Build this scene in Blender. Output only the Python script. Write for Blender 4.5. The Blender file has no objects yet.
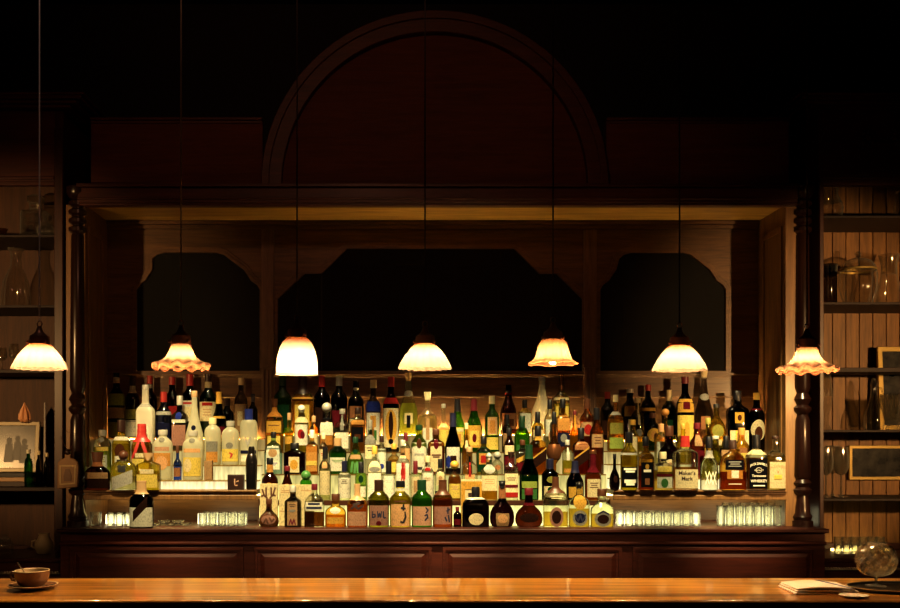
import bpy, math, random
from mathutils import Vector
random.seed(7)
C = bpy.context.scene.collection
PI = math.pi
# ---------------------------------------------------------------- camera frame: eye at (0,0,1.5), looking along +y
F, CX, CY, EZ = 950.0, 400.0, 440.0, 1.5
def X(px, d): return (px - CX) * d / F
def Z(py, d): return EZ - (py - CY) * d / F
D = 4.90          # plane of the back bar's front
DB = 5.31         # plane of its back boards

# ---------------------------------------------------------------- materials
MATS = {}
def newmat(name):
    m = bpy.data.materials.new(name); m.use_nodes = True
    nt = m.node_tree; nt.nodes.clear()
    out = nt.nodes.new('ShaderNodeOutputMaterial')
    return m, nt, out
def N(nt, t, **kw):
    n = nt.nodes.new(t)
    for k, v in kw.items():
        if k in n.inputs: n.inputs[k].default_value = v
        else: setattr(n, k, v)
    return n
def rgba(c): return (c[0], c[1], c[2], 1.0)

def wood(name, dark, light, rough=0.4, scale=(1.2, 14, 14), axis='x', coat=0.1, crough=0.2, lo=0.42, hi=0.86):
    if name in MATS: return MATS[name]
    m, nt, out = newmat(name)
    tc = N(nt, 'ShaderNodeTexCoord'); mp = N(nt, 'ShaderNodeMapping')
    sc = {'x': scale, 'z': (scale[1], scale[2], scale[0]), 'y': (scale[1], scale[0], scale[2])}[axis]
    mp.inputs['Scale'].default_value = sc
    n1 = N(nt, 'ShaderNodeTexNoise', Scale=2.2, Detail=7.0, Roughness=0.65, Distortion=0.9)
    n2 = N(nt, 'ShaderNodeTexNoise', Scale=9.0, Detail=3.0)
    mix = N(nt, 'ShaderNodeMath', operation='MULTIPLY_ADD'); mix.inputs[1].default_value = 0.35
    cr = N(nt, 'ShaderNodeValToRGB')
    cr.color_ramp.elements[0].position = lo; cr.color_ramp.elements[0].color = rgba(dark)
    cr.color_ramp.elements[1].position = hi; cr.color_ramp.elements[1].color = rgba(light)
    b = N(nt, 'ShaderNodeBsdfPrincipled', Roughness=rough)
    b.inputs['Coat Weight'].default_value = coat; b.inputs['Coat Roughness'].default_value = crough
    bp = N(nt, 'ShaderNodeBump', Strength=0.08)
    L = nt.links.new
    L(tc.outputs['Object'], mp.inputs['Vector']); L(mp.outputs['Vector'], n1.inputs['Vector']); L(mp.outputs['Vector'], n2.inputs['Vector'])
    L(n2.outputs['Fac'], mix.inputs[0]); L(n1.outputs['Fac'], mix.inputs[2])
    L(mix.outputs[0], cr.inputs['Fac']); L(cr.outputs['Color'], b.inputs['Base Color'])
    L(n1.outputs['Fac'], bp.inputs['Height']); L(bp.outputs['Normal'], b.inputs['Normal'])
    L(b.outputs['BSDF'], out.inputs['Surface'])
    MATS[name] = m; return m

def plain(name, col, rough=0.5, metal=0.0, spec=0.5, var=0.12):
    key = ('plain', name)
    if key in MATS: return MATS[key]
    m, nt, out = newmat(name)
    b = N(nt, 'ShaderNodeBsdfPrincipled', Roughness=rough, Metallic=metal)
    b.inputs['Specular IOR Level'].default_value = spec
    tc = N(nt, 'ShaderNodeTexCoord'); no = N(nt, 'ShaderNodeTexNoise', Scale=40.0, Detail=3.0)
    cr = N(nt, 'ShaderNodeValToRGB')
    cr.color_ramp.elements[0].color = rgba([c * (1 - var) for c in col]); cr.color_ramp.elements[1].color = rgba([min(1, c * (1 + var)) for c in col])
    L = nt.links.new
    L(tc.outputs['Object'], no.inputs['Vector']); L(no.outputs['Fac'], cr.inputs['Fac']); L(cr.outputs['Color'], b.inputs['Base Color'])
    L(b.outputs['BSDF'], out.inputs['Surface'])
    MATS[key] = m; return m

def sheen(nt, f0=0.04, gain=1.0):
    # Schlick reflectance, the same from both sides of a thin wall
    lw = N(nt, 'ShaderNodeLayerWeight', Blend=0.5)
    p = N(nt, 'ShaderNodeMath', operation='POWER'); p.inputs[1].default_value = 4.5
    m = N(nt, 'ShaderNodeMath', operation='MULTIPLY_ADD'); m.inputs[1].default_value = (0.75-f0)*gain; m.inputs[2].default_value = f0*gain
    nt.links.new(lw.outputs['Facing'], p.inputs[0]); nt.links.new(p.outputs[0], m.inputs[0])
    return m
def glass(name, col, body=0.06, rough=0.06, gloss=1.0, edge=0.22, ior=None, mixr=0.75, rim=0.0):
    """Thin-walled tinted glass: tinted transparency, darker toward the grazing edge, mirror gloss on top."""
    key = ('glass', name)
    if key in MATS: return MATS[key]
    m, nt, out = newmat(name); L = nt.links.new
    lw = N(nt, 'ShaderNodeLayerWeight', Blend=0.35)
    mc = N(nt, 'ShaderNodeMix', data_type='RGBA')
    mc.inputs[6].default_value = rgba(col); mc.inputs[7].default_value = rgba([c * c * edge for c in col])
    pw = N(nt, 'ShaderNodeMath', operation='POWER'); pw.inputs[1].default_value = 1.6
    L(lw.outputs['Facing'], pw.inputs[0]); L(pw.outputs[0], mc.inputs[0])
    tr = N(nt, 'ShaderNodeBsdfTransparent'); L(mc.outputs[2], tr.inputs['Color'])
    tl = N(nt, 'ShaderNodeBsdfTranslucent'); L(mc.outputs[2], tl.inputs['Color'])
    if ior:      # solid or filled glass bends what stands behind it
        rf = N(nt, 'ShaderNodeBsdfRefraction', Roughness=0.0, IOR=ior); L(mc.outputs[2], rf.inputs['Color'])
        mx = N(nt, 'ShaderNodeMixShader', Fac=mixr); L(tr.outputs[0], mx.inputs[1]); L(rf.outputs[0], mx.inputs[2]); tr = mx
    m1 = N(nt, 'ShaderNodeMixShader', Fac=body); L(tr.outputs[0], m1.inputs[1]); L(tl.outputs[0], m1.inputs[2])
    gl = N(nt, 'ShaderNodeBsdfGlossy', Roughness=rough)
    if rim:      # diffuse white painted into the grazing edges, imitating rim light
        rp = N(nt, 'ShaderNodeMath', operation='POWER'); rp.inputs[1].default_value = 2.4
        rm = N(nt, 'ShaderNodeMath', operation='MULTIPLY'); rm.inputs[1].default_value = rim
        L(lw.outputs['Facing'], rp.inputs[0]); L(rp.outputs[0], rm.inputs[0])
        df = N(nt, 'ShaderNodeBsdfDiffuse', Color=(.9,.88,.8,1)); mr = N(nt, 'ShaderNodeMixShader')
        L(rm.outputs[0], mr.inputs[0]); L(m1.outputs[0], mr.inputs[1]); L(df.outputs[0], mr.inputs[2]); m1 = mr
    ml = sheen(nt, 0.06, gloss)
    m2 = N(nt, 'ShaderNodeMixShader'); L(ml.outputs[0], m2.inputs[0]); L(m1.outputs[0], m2.inputs[1]); L(gl.outputs[0], m2.inputs[2])
    L(m2.outputs[0], out.inputs['Surface'])
    MATS[key] = m; return m

def liquid(name, col, body=0.35):
    key = ('liquid', name)
    if key in MATS: return MATS[key]
    m, nt, out = newmat(name); L = nt.links.new
    tr = N(nt, 'ShaderNodeBsdfTransparent', Color=rgba(col))
    tl = N(nt, 'ShaderNodeBsdfTranslucent', Color=rgba(col))
    m1 = N(nt, 'ShaderNodeMixShader', Fac=body); L(tr.outputs[0], m1.inputs[1]); L(tl.outputs[0], m1.inputs[2])
    L(m1.outputs[0], out.inputs['Surface'])
    MATS[key] = m; return m

def frost(name, col, tr=0.25):
    key = ('frost', name)
    if key in MATS: return MATS[key]
    m, nt, out = newmat(name); L = nt.links.new
    d = N(nt, 'ShaderNodeBsdfDiffuse', Color=rgba(col)); tl = N(nt, 'ShaderNodeBsdfTranslucent', Color=rgba(col))
    m1 = N(nt, 'ShaderNodeMixShader', Fac=0.6); L(d.outputs[0], m1.inputs[1]); L(tl.outputs[0], m1.inputs[2])
    t = N(nt, 'ShaderNodeBsdfTransparent', Color=rgba(col))
    m2 = N(nt, 'ShaderNodeMixShader', Fac=tr); L(m1.outputs[0], m2.inputs[1]); L(t.outputs[0], m2.inputs[2])
    g = N(nt, 'ShaderNodeBsdfGlossy', Roughness=0.3); fr = sheen(nt, 0.03, 0.6)
    m3 = N(nt, 'ShaderNodeMixShader'); L(fr.outputs[0], m3.inputs[0]); L(m2.outputs[0], m3.inputs[1]); L(g.outputs[0], m3.inputs[2])
    L(m3.outputs[0], out.inputs['Surface'])
    MATS[key] = m; return m

def paper(name, col, tl=0.38):
    key = ('paper', name)
    if key in MATS: return MATS[key]
    m, nt, out = newmat('label paper ' + name); L = nt.links.new
    tc = N(nt, 'ShaderNodeTexCoord'); no = N(nt, 'ShaderNodeTexNoise', Scale=60.0, Detail=2.0)
    cr = N(nt, 'ShaderNodeValToRGB')
    cr.color_ramp.elements[0].color = rgba([c * 0.82 for c in col]); cr.color_ramp.elements[1].color = rgba([min(1, c * 1.1) for c in col])
    L(tc.outputs['Object'], no.inputs['Vector']); L(no.outputs['Fac'], cr.inputs['Fac'])
    d = N(nt, 'ShaderNodeBsdfDiffuse'); t = N(nt, 'ShaderNodeBsdfTranslucent')
    # mottled print: short dashes in rows
    mp = N(nt, 'ShaderNodeMapping'); mp.inputs['Scale'].default_value = (210, 30, 95); n2 = N(nt, 'ShaderNodeTexNoise', Scale=1.0, Detail=1.0)
    st = N(nt, 'ShaderNodeMapRange'); st.inputs[1].default_value = .52; st.inputs[2].default_value = .64; st.inputs[3].default_value = 1.0; st.inputs[4].default_value = 0.74
    mm = N(nt, 'ShaderNodeMix', data_type='RGBA', blend_type='MULTIPLY'); mm.inputs[0].default_value = 1.0
    L(tc.outputs['Object'], mp.inputs[0]); L(mp.outputs[0], n2.inputs[0]); L(n2.outputs['Fac'], st.inputs[0])
    L(cr.outputs['Color'], mm.inputs[6]); L(st.outputs[0], mm.inputs[7])
    L(mm.outputs[2], d.inputs['Color']); L(mm.outputs[2], t.inputs['Color'])
    m1 = N(nt, 'ShaderNodeMixShader', Fac=tl); L(d.outputs[0], m1.inputs[1]); L(t.outputs[0], m1.inputs[2])
    L(m1.outputs[0], out.inputs['Surface'])
    MATS[key] = m; return m

def emit(name, col, strength):
    key = ('emit', name)
    if key in MATS: return MATS[key]
    m, nt, out = newmat(name)
    e = N(nt, 'ShaderNodeEmission', Color=rgba(col), Strength=strength)
    nt.links.new(e.outputs[0], out.inputs['Surface'])
    MATS[key] = m; return m

# ---------------------------------------------------------------- mesh building
class MB:
    def __init__(s): s.v = []; s.f = []; s.m = []
    def add(s, vs, fs, mi=0):
        o = len(s.v); s.v += [tuple(v) for v in vs]
        for f in fs: s.f.append(tuple(i + o for i in f)); s.m.append(mi)
        return s
    def box(s, x0, x1, y0, y1, z0, z1, mi=0):
        if x0 > x1: x0, x1 = x1, x0
        if y0 > y1: y0, y1 = y1, y0
        if z0 > z1: z0, z1 = z1, z0
        return s.add([(x0,y0,z0),(x1,y0,z0),(x1,y1,z0),(x0,y1,z0),(x0,y0,z1),(x1,y0,z1),(x1,y1,z1),(x0,y1,z1)],
                     [(0,3,2,1),(4,5,6,7),(0,1,5,4),(1,2,6,5),(2,3,7,6),(3,0,4,7)], mi)
    def loft(s, prof, cx=0, cy=0, z0=0, seg=24, n=2.0, k=1.0, capb=True, capt=True, mod=None, mi=0):
        """prof: list of (z, r); section is a superellipse of power n, depth ratio k."""
        vs = []; fs = []
        for z, r in prof:
            for i in range(seg):
                a = 2*PI*i/seg + (PI/seg if n > 3 else 0)
                c, sn = math.cos(a), math.sin(a)
                q = (abs(c)**n + abs(sn)**n) ** (-1.0/n)
                rr, zz = (r, z) if mod is None else mod(a, r, z)
                vs.append((cx + rr*q*c, cy + rr*k*q*sn, z0 + zz))
        for j in range(len(prof) - 1):
            for i in range(seg):
                i2 = (i+1) % seg
                fs.append((j*seg+i, j*seg+i2, (j+1)*seg+i2, (j+1)*seg+i))
        if capb: fs.append(tuple(range(seg-1, -1, -1)))
        if capt: fs.append(tuple((len(prof)-1)*seg + i for i in range(seg)))
        return s.add(vs, fs, mi)
    def tube(s, pts, r, seg=8, mi=0, closed=False):
        pts = [Vector(p) for p in pts]; n = len(pts); vs = []; fs = []
        rs = r if isinstance(r, (list, tuple)) else [r]*n
        up = Vector((0.13, 0.27, 0.95)).normalized()
        for i, p in enumerate(pts):
            a = pts[(i-1) % n] if (closed or i > 0) else p
            b = pts[(i+1) % n] if (closed or i < n-1) else p
            t = (b - a).normalized()
            u = t.cross(up)
            if u.length < 1e-4: u = t.cross(Vector((1,0,0)))
            u.normalize(); w = t.cross(u)
            for j in range(seg):
                q = 2*PI*j/seg
                vs.append(p + (u*math.cos(q) + w*math.sin(q))*rs[i])
        for i in range(n if closed else n-1):
            i2 = (i+1) % n
            for j in range(seg):
                j2 = (j+1) % seg
                fs.append((i*seg+j, i*seg+j2, i2*seg+j2, i2*seg+j))
        if not closed:
            fs.append(tuple(range(seg-1, -1, -1))); fs.append(tuple((n-1)*seg+j for j in range(seg)))
        return s.add(vs, fs, mi)
    def prism(s, poly, y0, y1, mi=0):
        """poly in (x,z), extruded in y."""
        n = len(poly)
        vs = [(x, y0, z) for x, z in poly] + [(x, y1, z) for x, z in poly]
        fs = [tuple(range(n)), tuple(range(2*n-1, n-1, -1))]
        for i in range(n):
            j = (i+1) % n; fs.append((i, i+n, j+n, j))
        return s.add(vs, fs, mi)
    def ring(s, outer, inner, y0, y1, mi=0):
        """closed band between two equal-count polygons in (x,z), extruded in y."""
        n = len(outer); vs = []
        for P, y in ((outer,y0),(inner,y0),(outer,y1),(inner,y1)): vs += [(x,y,z) for x,z in P]
        fs = []
        for i in range(n):
            j = (i+1) % n
            fs += [(i,j,n+j,n+i),(2*n+i,3*n+i,3*n+j,2*n+j),(i,2*n+i,2*n+j,j),(n+i,n+j,3*n+j,3*n+i)]
        return s.add(vs, fs, mi)
    def sphere(s, c, r, seg=12, rings=7, sz=1.0, mi=0):
        prof = [(-math.cos(PI*i/rings)*r*sz, max(1e-4, math.sin(PI*i/rings)*r)) for i in range(rings+1)]
        return s.loft(prof, c[0], c[1], c[2], seg=seg, mi=mi)
    def obj(s, name, mats, parent=None, bevel=0.0, smooth=True, loc=None, world=False):
        """world=True: verts are in world space and get expressed relative to the parent's base."""
        if not isinstance(mats, (list, tuple)): mats = [mats]
        off = Vector((0,0,0))
        if world:
            p = parent
            while p is not None: off += p.location; p = p.parent
        me = bpy.data.meshes.new(name)
        me.from_pydata([tuple(Vector(v) - off) for v in s.v] if world else s.v, [], s.f)
        for m in mats: me.materials.append(m)
        for p, mi in zip(me.polygons, s.m): p.material_index = mi; p.use_smooth = smooth
        me.update()
        if smooth: me.set_sharp_from_angle(angle=math.radians(38))
        o = bpy.data.objects.new(name, me); C.objects.link(o)
        if parent: o.parent = parent
        if loc: o.location = loc
        if bevel > 0:
            b = o.modifiers.new('Bevel', 'BEVEL'); b.width = bevel; b.segments = 2; b.limit_method = 'ANGLE'; b.angle_limit = math.radians(40)
        return o

LABELS = []
def tag(o, label, cat, group=None):
    o['label'] = label; o['category'] = cat; LABELS.append((o.name, label, group))
    if group: o['group'] = group
    return o
def thing(name, label, cat, loc, group=None, rotz=0):
    o = bpy.data.objects.new(name, None); C.objects.link(o)
    o.empty_display_size = 0.05
    o.location = loc; o.rotation_euler = (0,0,rotz)
    return tag(o, label, cat, group)
def struct(name, mb, m):
    o = mb.obj(name, m); o['kind'] = 'structure'; return o
def copy_tree(o, parent=None):
    c = o.copy(); C.objects.link(c)
    if parent: c.parent = parent
    for ch in list(o.children): copy_tree(ch, c)
    return c
# ---------------------------------------------------------------- palette of woods
MAHOG = wood('mahogany', (0.022,0.007,0.004), (0.085,0.028,0.013), 0.38)
MAHOGV = wood('mahogany upright', (0.022,0.007,0.004), (0.085,0.028,0.013), 0.38, axis='z')
DEEP = wood('dark stained mahogany', (0.042,0.0085,0.005), (0.105,0.023,0.012), 0.5, coat=0.05)
DEEPV = wood('dark stained mahogany upright', (0.028,0.0075,0.005), (0.075,0.021,0.012), 0.42, axis='z')
RED = wood('red mahogany panel', (0.06,0.012,0.005), (0.13,0.028,0.012), 0.75, coat=0.0)
PANELW = wood('brown panel board', (0.070,0.033,0.013), (0.20,0.098,0.036), 0.45)
OAKV = wood('honey oak upright', (0.12,0.055,0.018), (0.30,0.15,0.05), 0.45, axis='z')
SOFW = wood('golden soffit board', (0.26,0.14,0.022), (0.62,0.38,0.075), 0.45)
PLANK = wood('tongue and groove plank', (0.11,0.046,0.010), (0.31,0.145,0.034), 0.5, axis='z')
PLANKD = wood('dim plank', (0.07,0.032,0.012), (0.17,0.085,0.033), 0.5, axis='z')
PILW = wood('worn brown upright', (0.10,0.052,0.030), (0.27,0.15,0.085), 0.42, axis='z')
SHELFW = wood('dark shelf wood', (0.012,0.005,0.003), (0.032,0.012,0.007), 0.6, coat=0.0)
COLM = wood('near-black turned wood', (0.014,0.005,0.004), (0.036,0.012,0.008), 0.28, axis='z', coat=0.4)
BASEW = wood('red-brown cabinet wood', (0.060,0.010,0.005), (0.150,0.027,0.011), 0.55, coat=0.03)
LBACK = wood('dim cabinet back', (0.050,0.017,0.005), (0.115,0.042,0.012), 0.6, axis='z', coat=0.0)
COUNTER = wood('varnished counter', (0.12,0.036,0.005), (0.70,0.32,0.050), 0.3, scale=(0.45, 15, 9), coat=0.6, crough=.07, lo=.54, hi=.80)
MIRROR = plain('mirror silvering', (0.30,0.28,0.27), 0.03, 0.93)
BRASSD = plain('aged brass', (0.10,0.05,0.025), 0.4, 0.8)
GOLDM = plain('gilt frame', (0.50,0.36,0.12), 0.4, 0.5)
def painted_glow_panel(name, col, lo, hi):
    # lit acrylic: the light falloff is painted into the emission, fading upward
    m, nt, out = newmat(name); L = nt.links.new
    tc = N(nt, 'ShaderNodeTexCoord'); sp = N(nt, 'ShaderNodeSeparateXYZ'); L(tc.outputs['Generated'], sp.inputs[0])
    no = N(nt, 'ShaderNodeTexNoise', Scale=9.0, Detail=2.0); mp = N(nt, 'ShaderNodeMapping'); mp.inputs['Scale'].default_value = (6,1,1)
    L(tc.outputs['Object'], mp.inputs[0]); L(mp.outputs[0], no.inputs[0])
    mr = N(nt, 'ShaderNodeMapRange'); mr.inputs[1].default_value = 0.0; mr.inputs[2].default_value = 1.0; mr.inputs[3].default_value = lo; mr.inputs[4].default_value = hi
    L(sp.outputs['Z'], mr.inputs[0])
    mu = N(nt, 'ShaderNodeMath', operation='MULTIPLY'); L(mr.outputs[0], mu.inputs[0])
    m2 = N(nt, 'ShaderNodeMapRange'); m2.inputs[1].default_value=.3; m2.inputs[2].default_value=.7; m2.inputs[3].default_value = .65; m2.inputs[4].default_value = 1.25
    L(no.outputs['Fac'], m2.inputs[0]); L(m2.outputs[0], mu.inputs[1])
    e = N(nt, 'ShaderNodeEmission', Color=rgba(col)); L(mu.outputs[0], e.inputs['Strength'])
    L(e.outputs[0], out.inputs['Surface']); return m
GLOW = [painted_glow_panel('lit acrylic %d' % i, c, a, b) for i, (c, a, b) in enumerate((((1.0,.88,.32),1.45,.5),((1.0,.84,.29),1.0,.42),((1.0,.76,.28),.7,.3),((1.0,.68,.22),.45,.2)))]
GLOWB = [painted_glow_panel('lit acrylic of the bays %d' % i, c, a, b) for i, (c, a, b) in enumerate((((1.0,.80,.42),1.0,.7),((1.0,.82,.36),.85,.5),((1.0,.76,.28),.65,.35),((1.0,.68,.22),.45,.2)))]
GLOWG = painted_glow_panel('added glow panel behind glasses', (1.0,0.90,0.52), 3.2, 1.6)
STRIP = emit('shelf light tube', (1.0,0.76,0.26), 5.0)
TUBE = emit('back light tube', (1.0,0.66,0.24), 130.0)

# ---------------------------------------------------------------- the room
fl = wood('floor boards', (0.02,0.01,0.006), (0.05,0.025,0.013), 0.5, axis='y')
wallm = plain('dark painted plaster', (0.010,0.0085,0.008), 0.85)
struct('floor', MB().box(-3.3,3.3,-3.1,5.7,-0.1,0.0), fl)
struct('ceiling', MB().box(-3.3,3.3,-3.1,5.7,4.0,4.1), wallm)
struct('wall_back', MB().box(-3.3,3.3,5.45,5.6,0,4.0), wallm)
struct('wall_left', MB().box(-3.4,-3.2,-3.1,5.7,0,4.0), wallm)
struct('wall_right', MB().box(3.2,3.4,-3.1,5.7,0,4.0), wallm)
struct('wall_front', MB().box(-3.3,3.3,-3.2,-3.0,0,4.0), wallm)

# ---------------------------------------------------------------- front counter
CT = 1.08
ct = thing('bar_counter', 'long varnished wooden bar counter running across the foreground', 'counter', (0,2.69,0))
MB().box(-3.15,3.15,2.485,2.895,CT-0.03,CT).obj('counter_top', COUNTER, ct, bevel=0.007, world=True)
fp = MB().box(-3.15,3.15,2.53,2.86,0.0,CT-0.031)
for i in range(10): fp.box(-3.1+i*0.62, -3.1+i*0.62+0.05, 2.515, 2.53, 0.1, CT-0.06)
fp.obj('front_panel', DEEP, ct, bevel=0.003, world=True)
MB().tube([(-3.15,2.40,0.22),(3.15,2.40,0.22)], 0.02).obj('foot_rail', BRASSD, ct, world=True)
br = MB()
for i in range(5): br.box(-2.6+i*1.3-0.015, -2.6+i*1.3+0.015, 2.39, 2.53, 0.20, 0.24)
br.obj('rail_bracket', BRASSD, ct, world=True)

# ---------------------------------------------------------------- back bar cabinet (waist height) with worktop
WT = Z(527, D)    # worktop height
XL, XR = X(65, D), X(819, D)
DF = D-0.08      # the cabinet stands forward of the hutch
bb = thing('back_bar_cabinet', 'long dark mahogany cabinet with four raised panels below the bottles', 'cabinet', ((XL+XR)/2, 5.1, 0))
MB().box(XL, XR, DF+0.01, DB+0.02, 0.0, WT-0.022).obj('carcass', BASEW, bb, bevel=0.003, world=True)
MB().box(XL-0.008, XR+0.008, DF-0.025, DB+0.02, WT-0.0215, WT).obj('worktop', DEEP, bb, bevel=0.006, world=True)
MB().box(XL, XR, DF-0.012, DF+0.012, Z(543,D), Z(540,D)).obj('moulding', BASEW, bb, bevel=0.004, world=True)
for a, b in ((75,246),(257,431),(442,618),(629,809)):
    x0, x1, zt, zb = X(a,D), X(b,D), Z(545.5,D), Z(578,D)-0.30
    m = MB()
    P = lambda e: [(x0+e,zb+e),(x1-e,zb+e),(x1-e,zt-e),(x0+e,zt-e)]
    m.ring(P(0), P(0.016), DF-0.004, DF+0.010); m.ring(P(0.016), P(0.028), DF+0.004, DF+0.0105)
    m.prism(P(0.050), DF-0.002, DF+0.010)
    y0, y1 = DF+0.0095, DF-0.002   # sloping field around the raised centre
    A, Bq = P(0.028), P(0.050)
    m.add([(x,y0,z) for x,z in A]+[(x,y1,z) for x,z in Bq], [(i,(i+1)%4,4+(i+1)%4,4+i) for i in range(4)])
    m.obj('raised_panel', BASEW, bb, bevel=0.0015, world=True)

# ---------------------------------------------------------------- hutch: the tall recess above the worktop
HX0, HX1 = -1.634, 2.000
SZ = 2.722
hu = thing('back_bar_hutch', 'tall mahogany bar surround with three dark mirrors, side columns and golden soffit', 'back bar', ((HX0+HX1)/2, 5.12, WT))
MB().box(HX0-0.03, HX1+0.03, DB, DB+0.04, WT+0.0005, SZ+0.05).obj('back_board', PANELW, hu, world=True)
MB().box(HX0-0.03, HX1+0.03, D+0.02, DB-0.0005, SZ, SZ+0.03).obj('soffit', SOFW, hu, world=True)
for sx, xa in ((-1, HX0), (1, HX1)):
    s = MB(); s.box(xa, xa+sx*0.10, D+0.03, DB-0.0005, WT+0.0005, SZ-0.0005)
    # a shallow framed panel on the inner face of the side
    for za, zb in ((1.36, 2.62),):
        s.box(xa-sx*0.008, xa, D+0.07, D+0.10, za, zb); s.box(xa-sx*0.008, xa, DB-0.10, DB-0.07, za, zb)
        s.box(xa-sx*0.008, xa, D+0.10, DB-0.10, zb-0.03, zb); s.box(xa-sx*0.008, xa, D+0.10, DB-0.10, za, za+0.03)
    s.obj('side_panel', OAKV, hu, bevel=0.002, world=True)
# header beam with mouldings
h = MB(); hx0, hx1 = X(78,D), X(797,D)
h.box(hx0, hx1, D-0.01, D+0.05, SZ-0.0, Z(188,D)); h.box(hx0, hx1, D-0.03, D+0.05, Z(188,D), Z(184.5,D))
h.box(hx0, hx1, D-0.018, D+0.05, Z(200,D), Z(198,D)); h.box(hx0, hx1, D-0.004, D+0.05, SZ-0.012, SZ)
h.obj('header_beam', DEEP, hu, bevel=0.003, world=True)
# cove strip where the soffit meets the back boards
c = MB(); c.box(HX0+0.0005, HX1-0.0005, DB-0.03, DB-0.001, SZ-0.022, SZ-0.0005); c.box(HX0+0.0005, HX1-0.0005, DB-0.018, DB-0.001, SZ-0.045, SZ-0.022)
c.obj('cove_moulding', PANELW, hu, bevel=0.003, world=True)
# ledge under the mirrors and the boards between
c = MB(); zl = Z(373, DB)
c.box(HX0+0.001, HX1-0.001, DB-0.022, DB-0.0005, zl-0.012, zl); c.box(HX0+0.001, HX1-0.001, DB-0.010, DB-0.0005, Z(396,DB)-0.008, Z(396,DB))
c.obj('mirror_ledge', PANELW, hu, bevel=0.002, world=True)
# pilasters
for px in (267.5, 590.5):
    xc = X(px, DB-0.03); w = 0.034; s = MB()
    s.box(xc-w, xc+w, DB-0.032, DB-0.0005, Z(433,DB)+0.005, SZ-0.05)
    s.box(xc-w-0.008, xc+w+0.008, DB-0.040, DB-0.0005, Z(366,DB)-0.012, Z(366,DB)+0.01)
    for k in (-1,0,1):
        s.tube([(xc+k*0.021, DB-0.032, Z(433,DB)+0.01),(xc+k*0.021, DB-0.032, Z(370,DB))], 0.008, seg=8)
    s.obj('pilaster', PILW, hu, bevel=0.002, world=True)
# mirrors with shaped (stepped ogee) heads
def arc(cx, cz, r, a0, a1, n=6): return [(cx+r*math.cos(math.radians(a0+(a1-a0)*i/n)), cz+r*math.sin(math.radians(a0+(a1-a0)*i/n))) for i in range(n+1)]
def mirror(poly_px, mould=1.0):
    d = DB-0.006
    P = [(X(a,d), Z(b,d)) for a,b in poly_px]
    cx = sum(p[0] for p in P)/len(P); cz = sum(p[1] for p in P)/len(P)
    def off(e):
        out = []
        n = len(P)
        for i in range(n):
            a, b, c = Vector(P[i-1]), Vector(P[i]), Vector(P[(i+1)%n])
            n1 = Vector(((b-a).y, -(b-a).x)).normalized(); n2 = Vector(((c-b).y, -(c-b).x)).normalized()
            t = n1+n2
            if t.length < 1e-5: t = n1
            t.normalize(); out.append(tuple(b + t*e/max(0.5, t.dot(n1))))
        return out
    area = sum(P[i-1][0]*P[i][1]-P[i][0]*P[i-1][1] for i in range(len(P)))
    sg = 1 if area > 0 else -1
    MB().prism(P, DB-0.006, DB-0.0008).obj('mirror', MIRROR, hu, world=True)
    f = MB(); f.ring(off(sg*0.018), P, DB-0.020, DB-0.0008); f.ring(off(sg*0.034), off(sg*0.018), DB-0.012, DB-0.0008)
    f.obj('mirror_frame', PANELW, hu, bevel=0.002, world=True)
def ogee(x0, x1, xt0, xt1, top, sh, bot):
    """small mirrors: quarter-round hollow shoulders then a raised flat head"""
    L = [(x0,bot),(x0,sh+6),(x0+3,sh+1),(x0+9,sh-3),(x0+12,sh-8),(x0+16,sh-14),(xt0-5,top+6),(xt0,top+2),(xt0+7,top)]
    R = [(xt1-7,top),(xt1,top+2),(xt1+5,top+6),(x1-16,sh-14),(x1-12,sh-8),(x1-9,sh-3),(x1-3,sh+1),(x1,sh+6),(x1,bot)]
    return L+R
mirror(ogee(137,260,158,224,253,284,371))
mirror(ogee(600,725,624,690,253,284,371))
mirror([(278,371),(278,299),(305,274),(322,274),(347,249),(514,249),(539,274),(556,274),(582,299),(582,371)])
# turned columns on the worktop
def column(px):
    xc, yc = X(px, D-0.0), D+0.035
    H = Z(186,D)-WT-0.002; s = MB(); R = 0.047
    pr = [(0,R*1.15),(0.03,R*1.15),(0.032,R*0.9),(0.05,R*1.08),(0.07,R*0.85),(0.10,R*0.8),(0.16,R*0.62),(0.175,R*0.95),(0.19,R*1.02),(0.205,R*0.7),(0.225,R*1.0),(0.245,R*0.7)]
    pr += [(0.26,R*0.92),(0.55,R*0.80),(0.58,R*0.6),(0.60,R*0.95),(0.615,R*0.98),(0.63,R*0.65),(0.66,R*0.96),(0.69,R*0.65),(0.72,R*0.86)]
    pr += [(H-0.25,R*0.72)]
    for k in range(4): b = H-0.24+k*0.045; pr += [(b,R*0.62),(b+0.012,R*0.98),(b+0.03,R*0.98),(b+0.042,R*0.62)]
    pr += [(H-0.055,R*0.9),(H-0.03,R*1.2),(H,R*1.2)]
    s.loft(pr, xc, yc, WT+0.001, seg=20)
    s.obj('turned_column', COLM, hu, world=True)
column(75.5); column(805)

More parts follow.
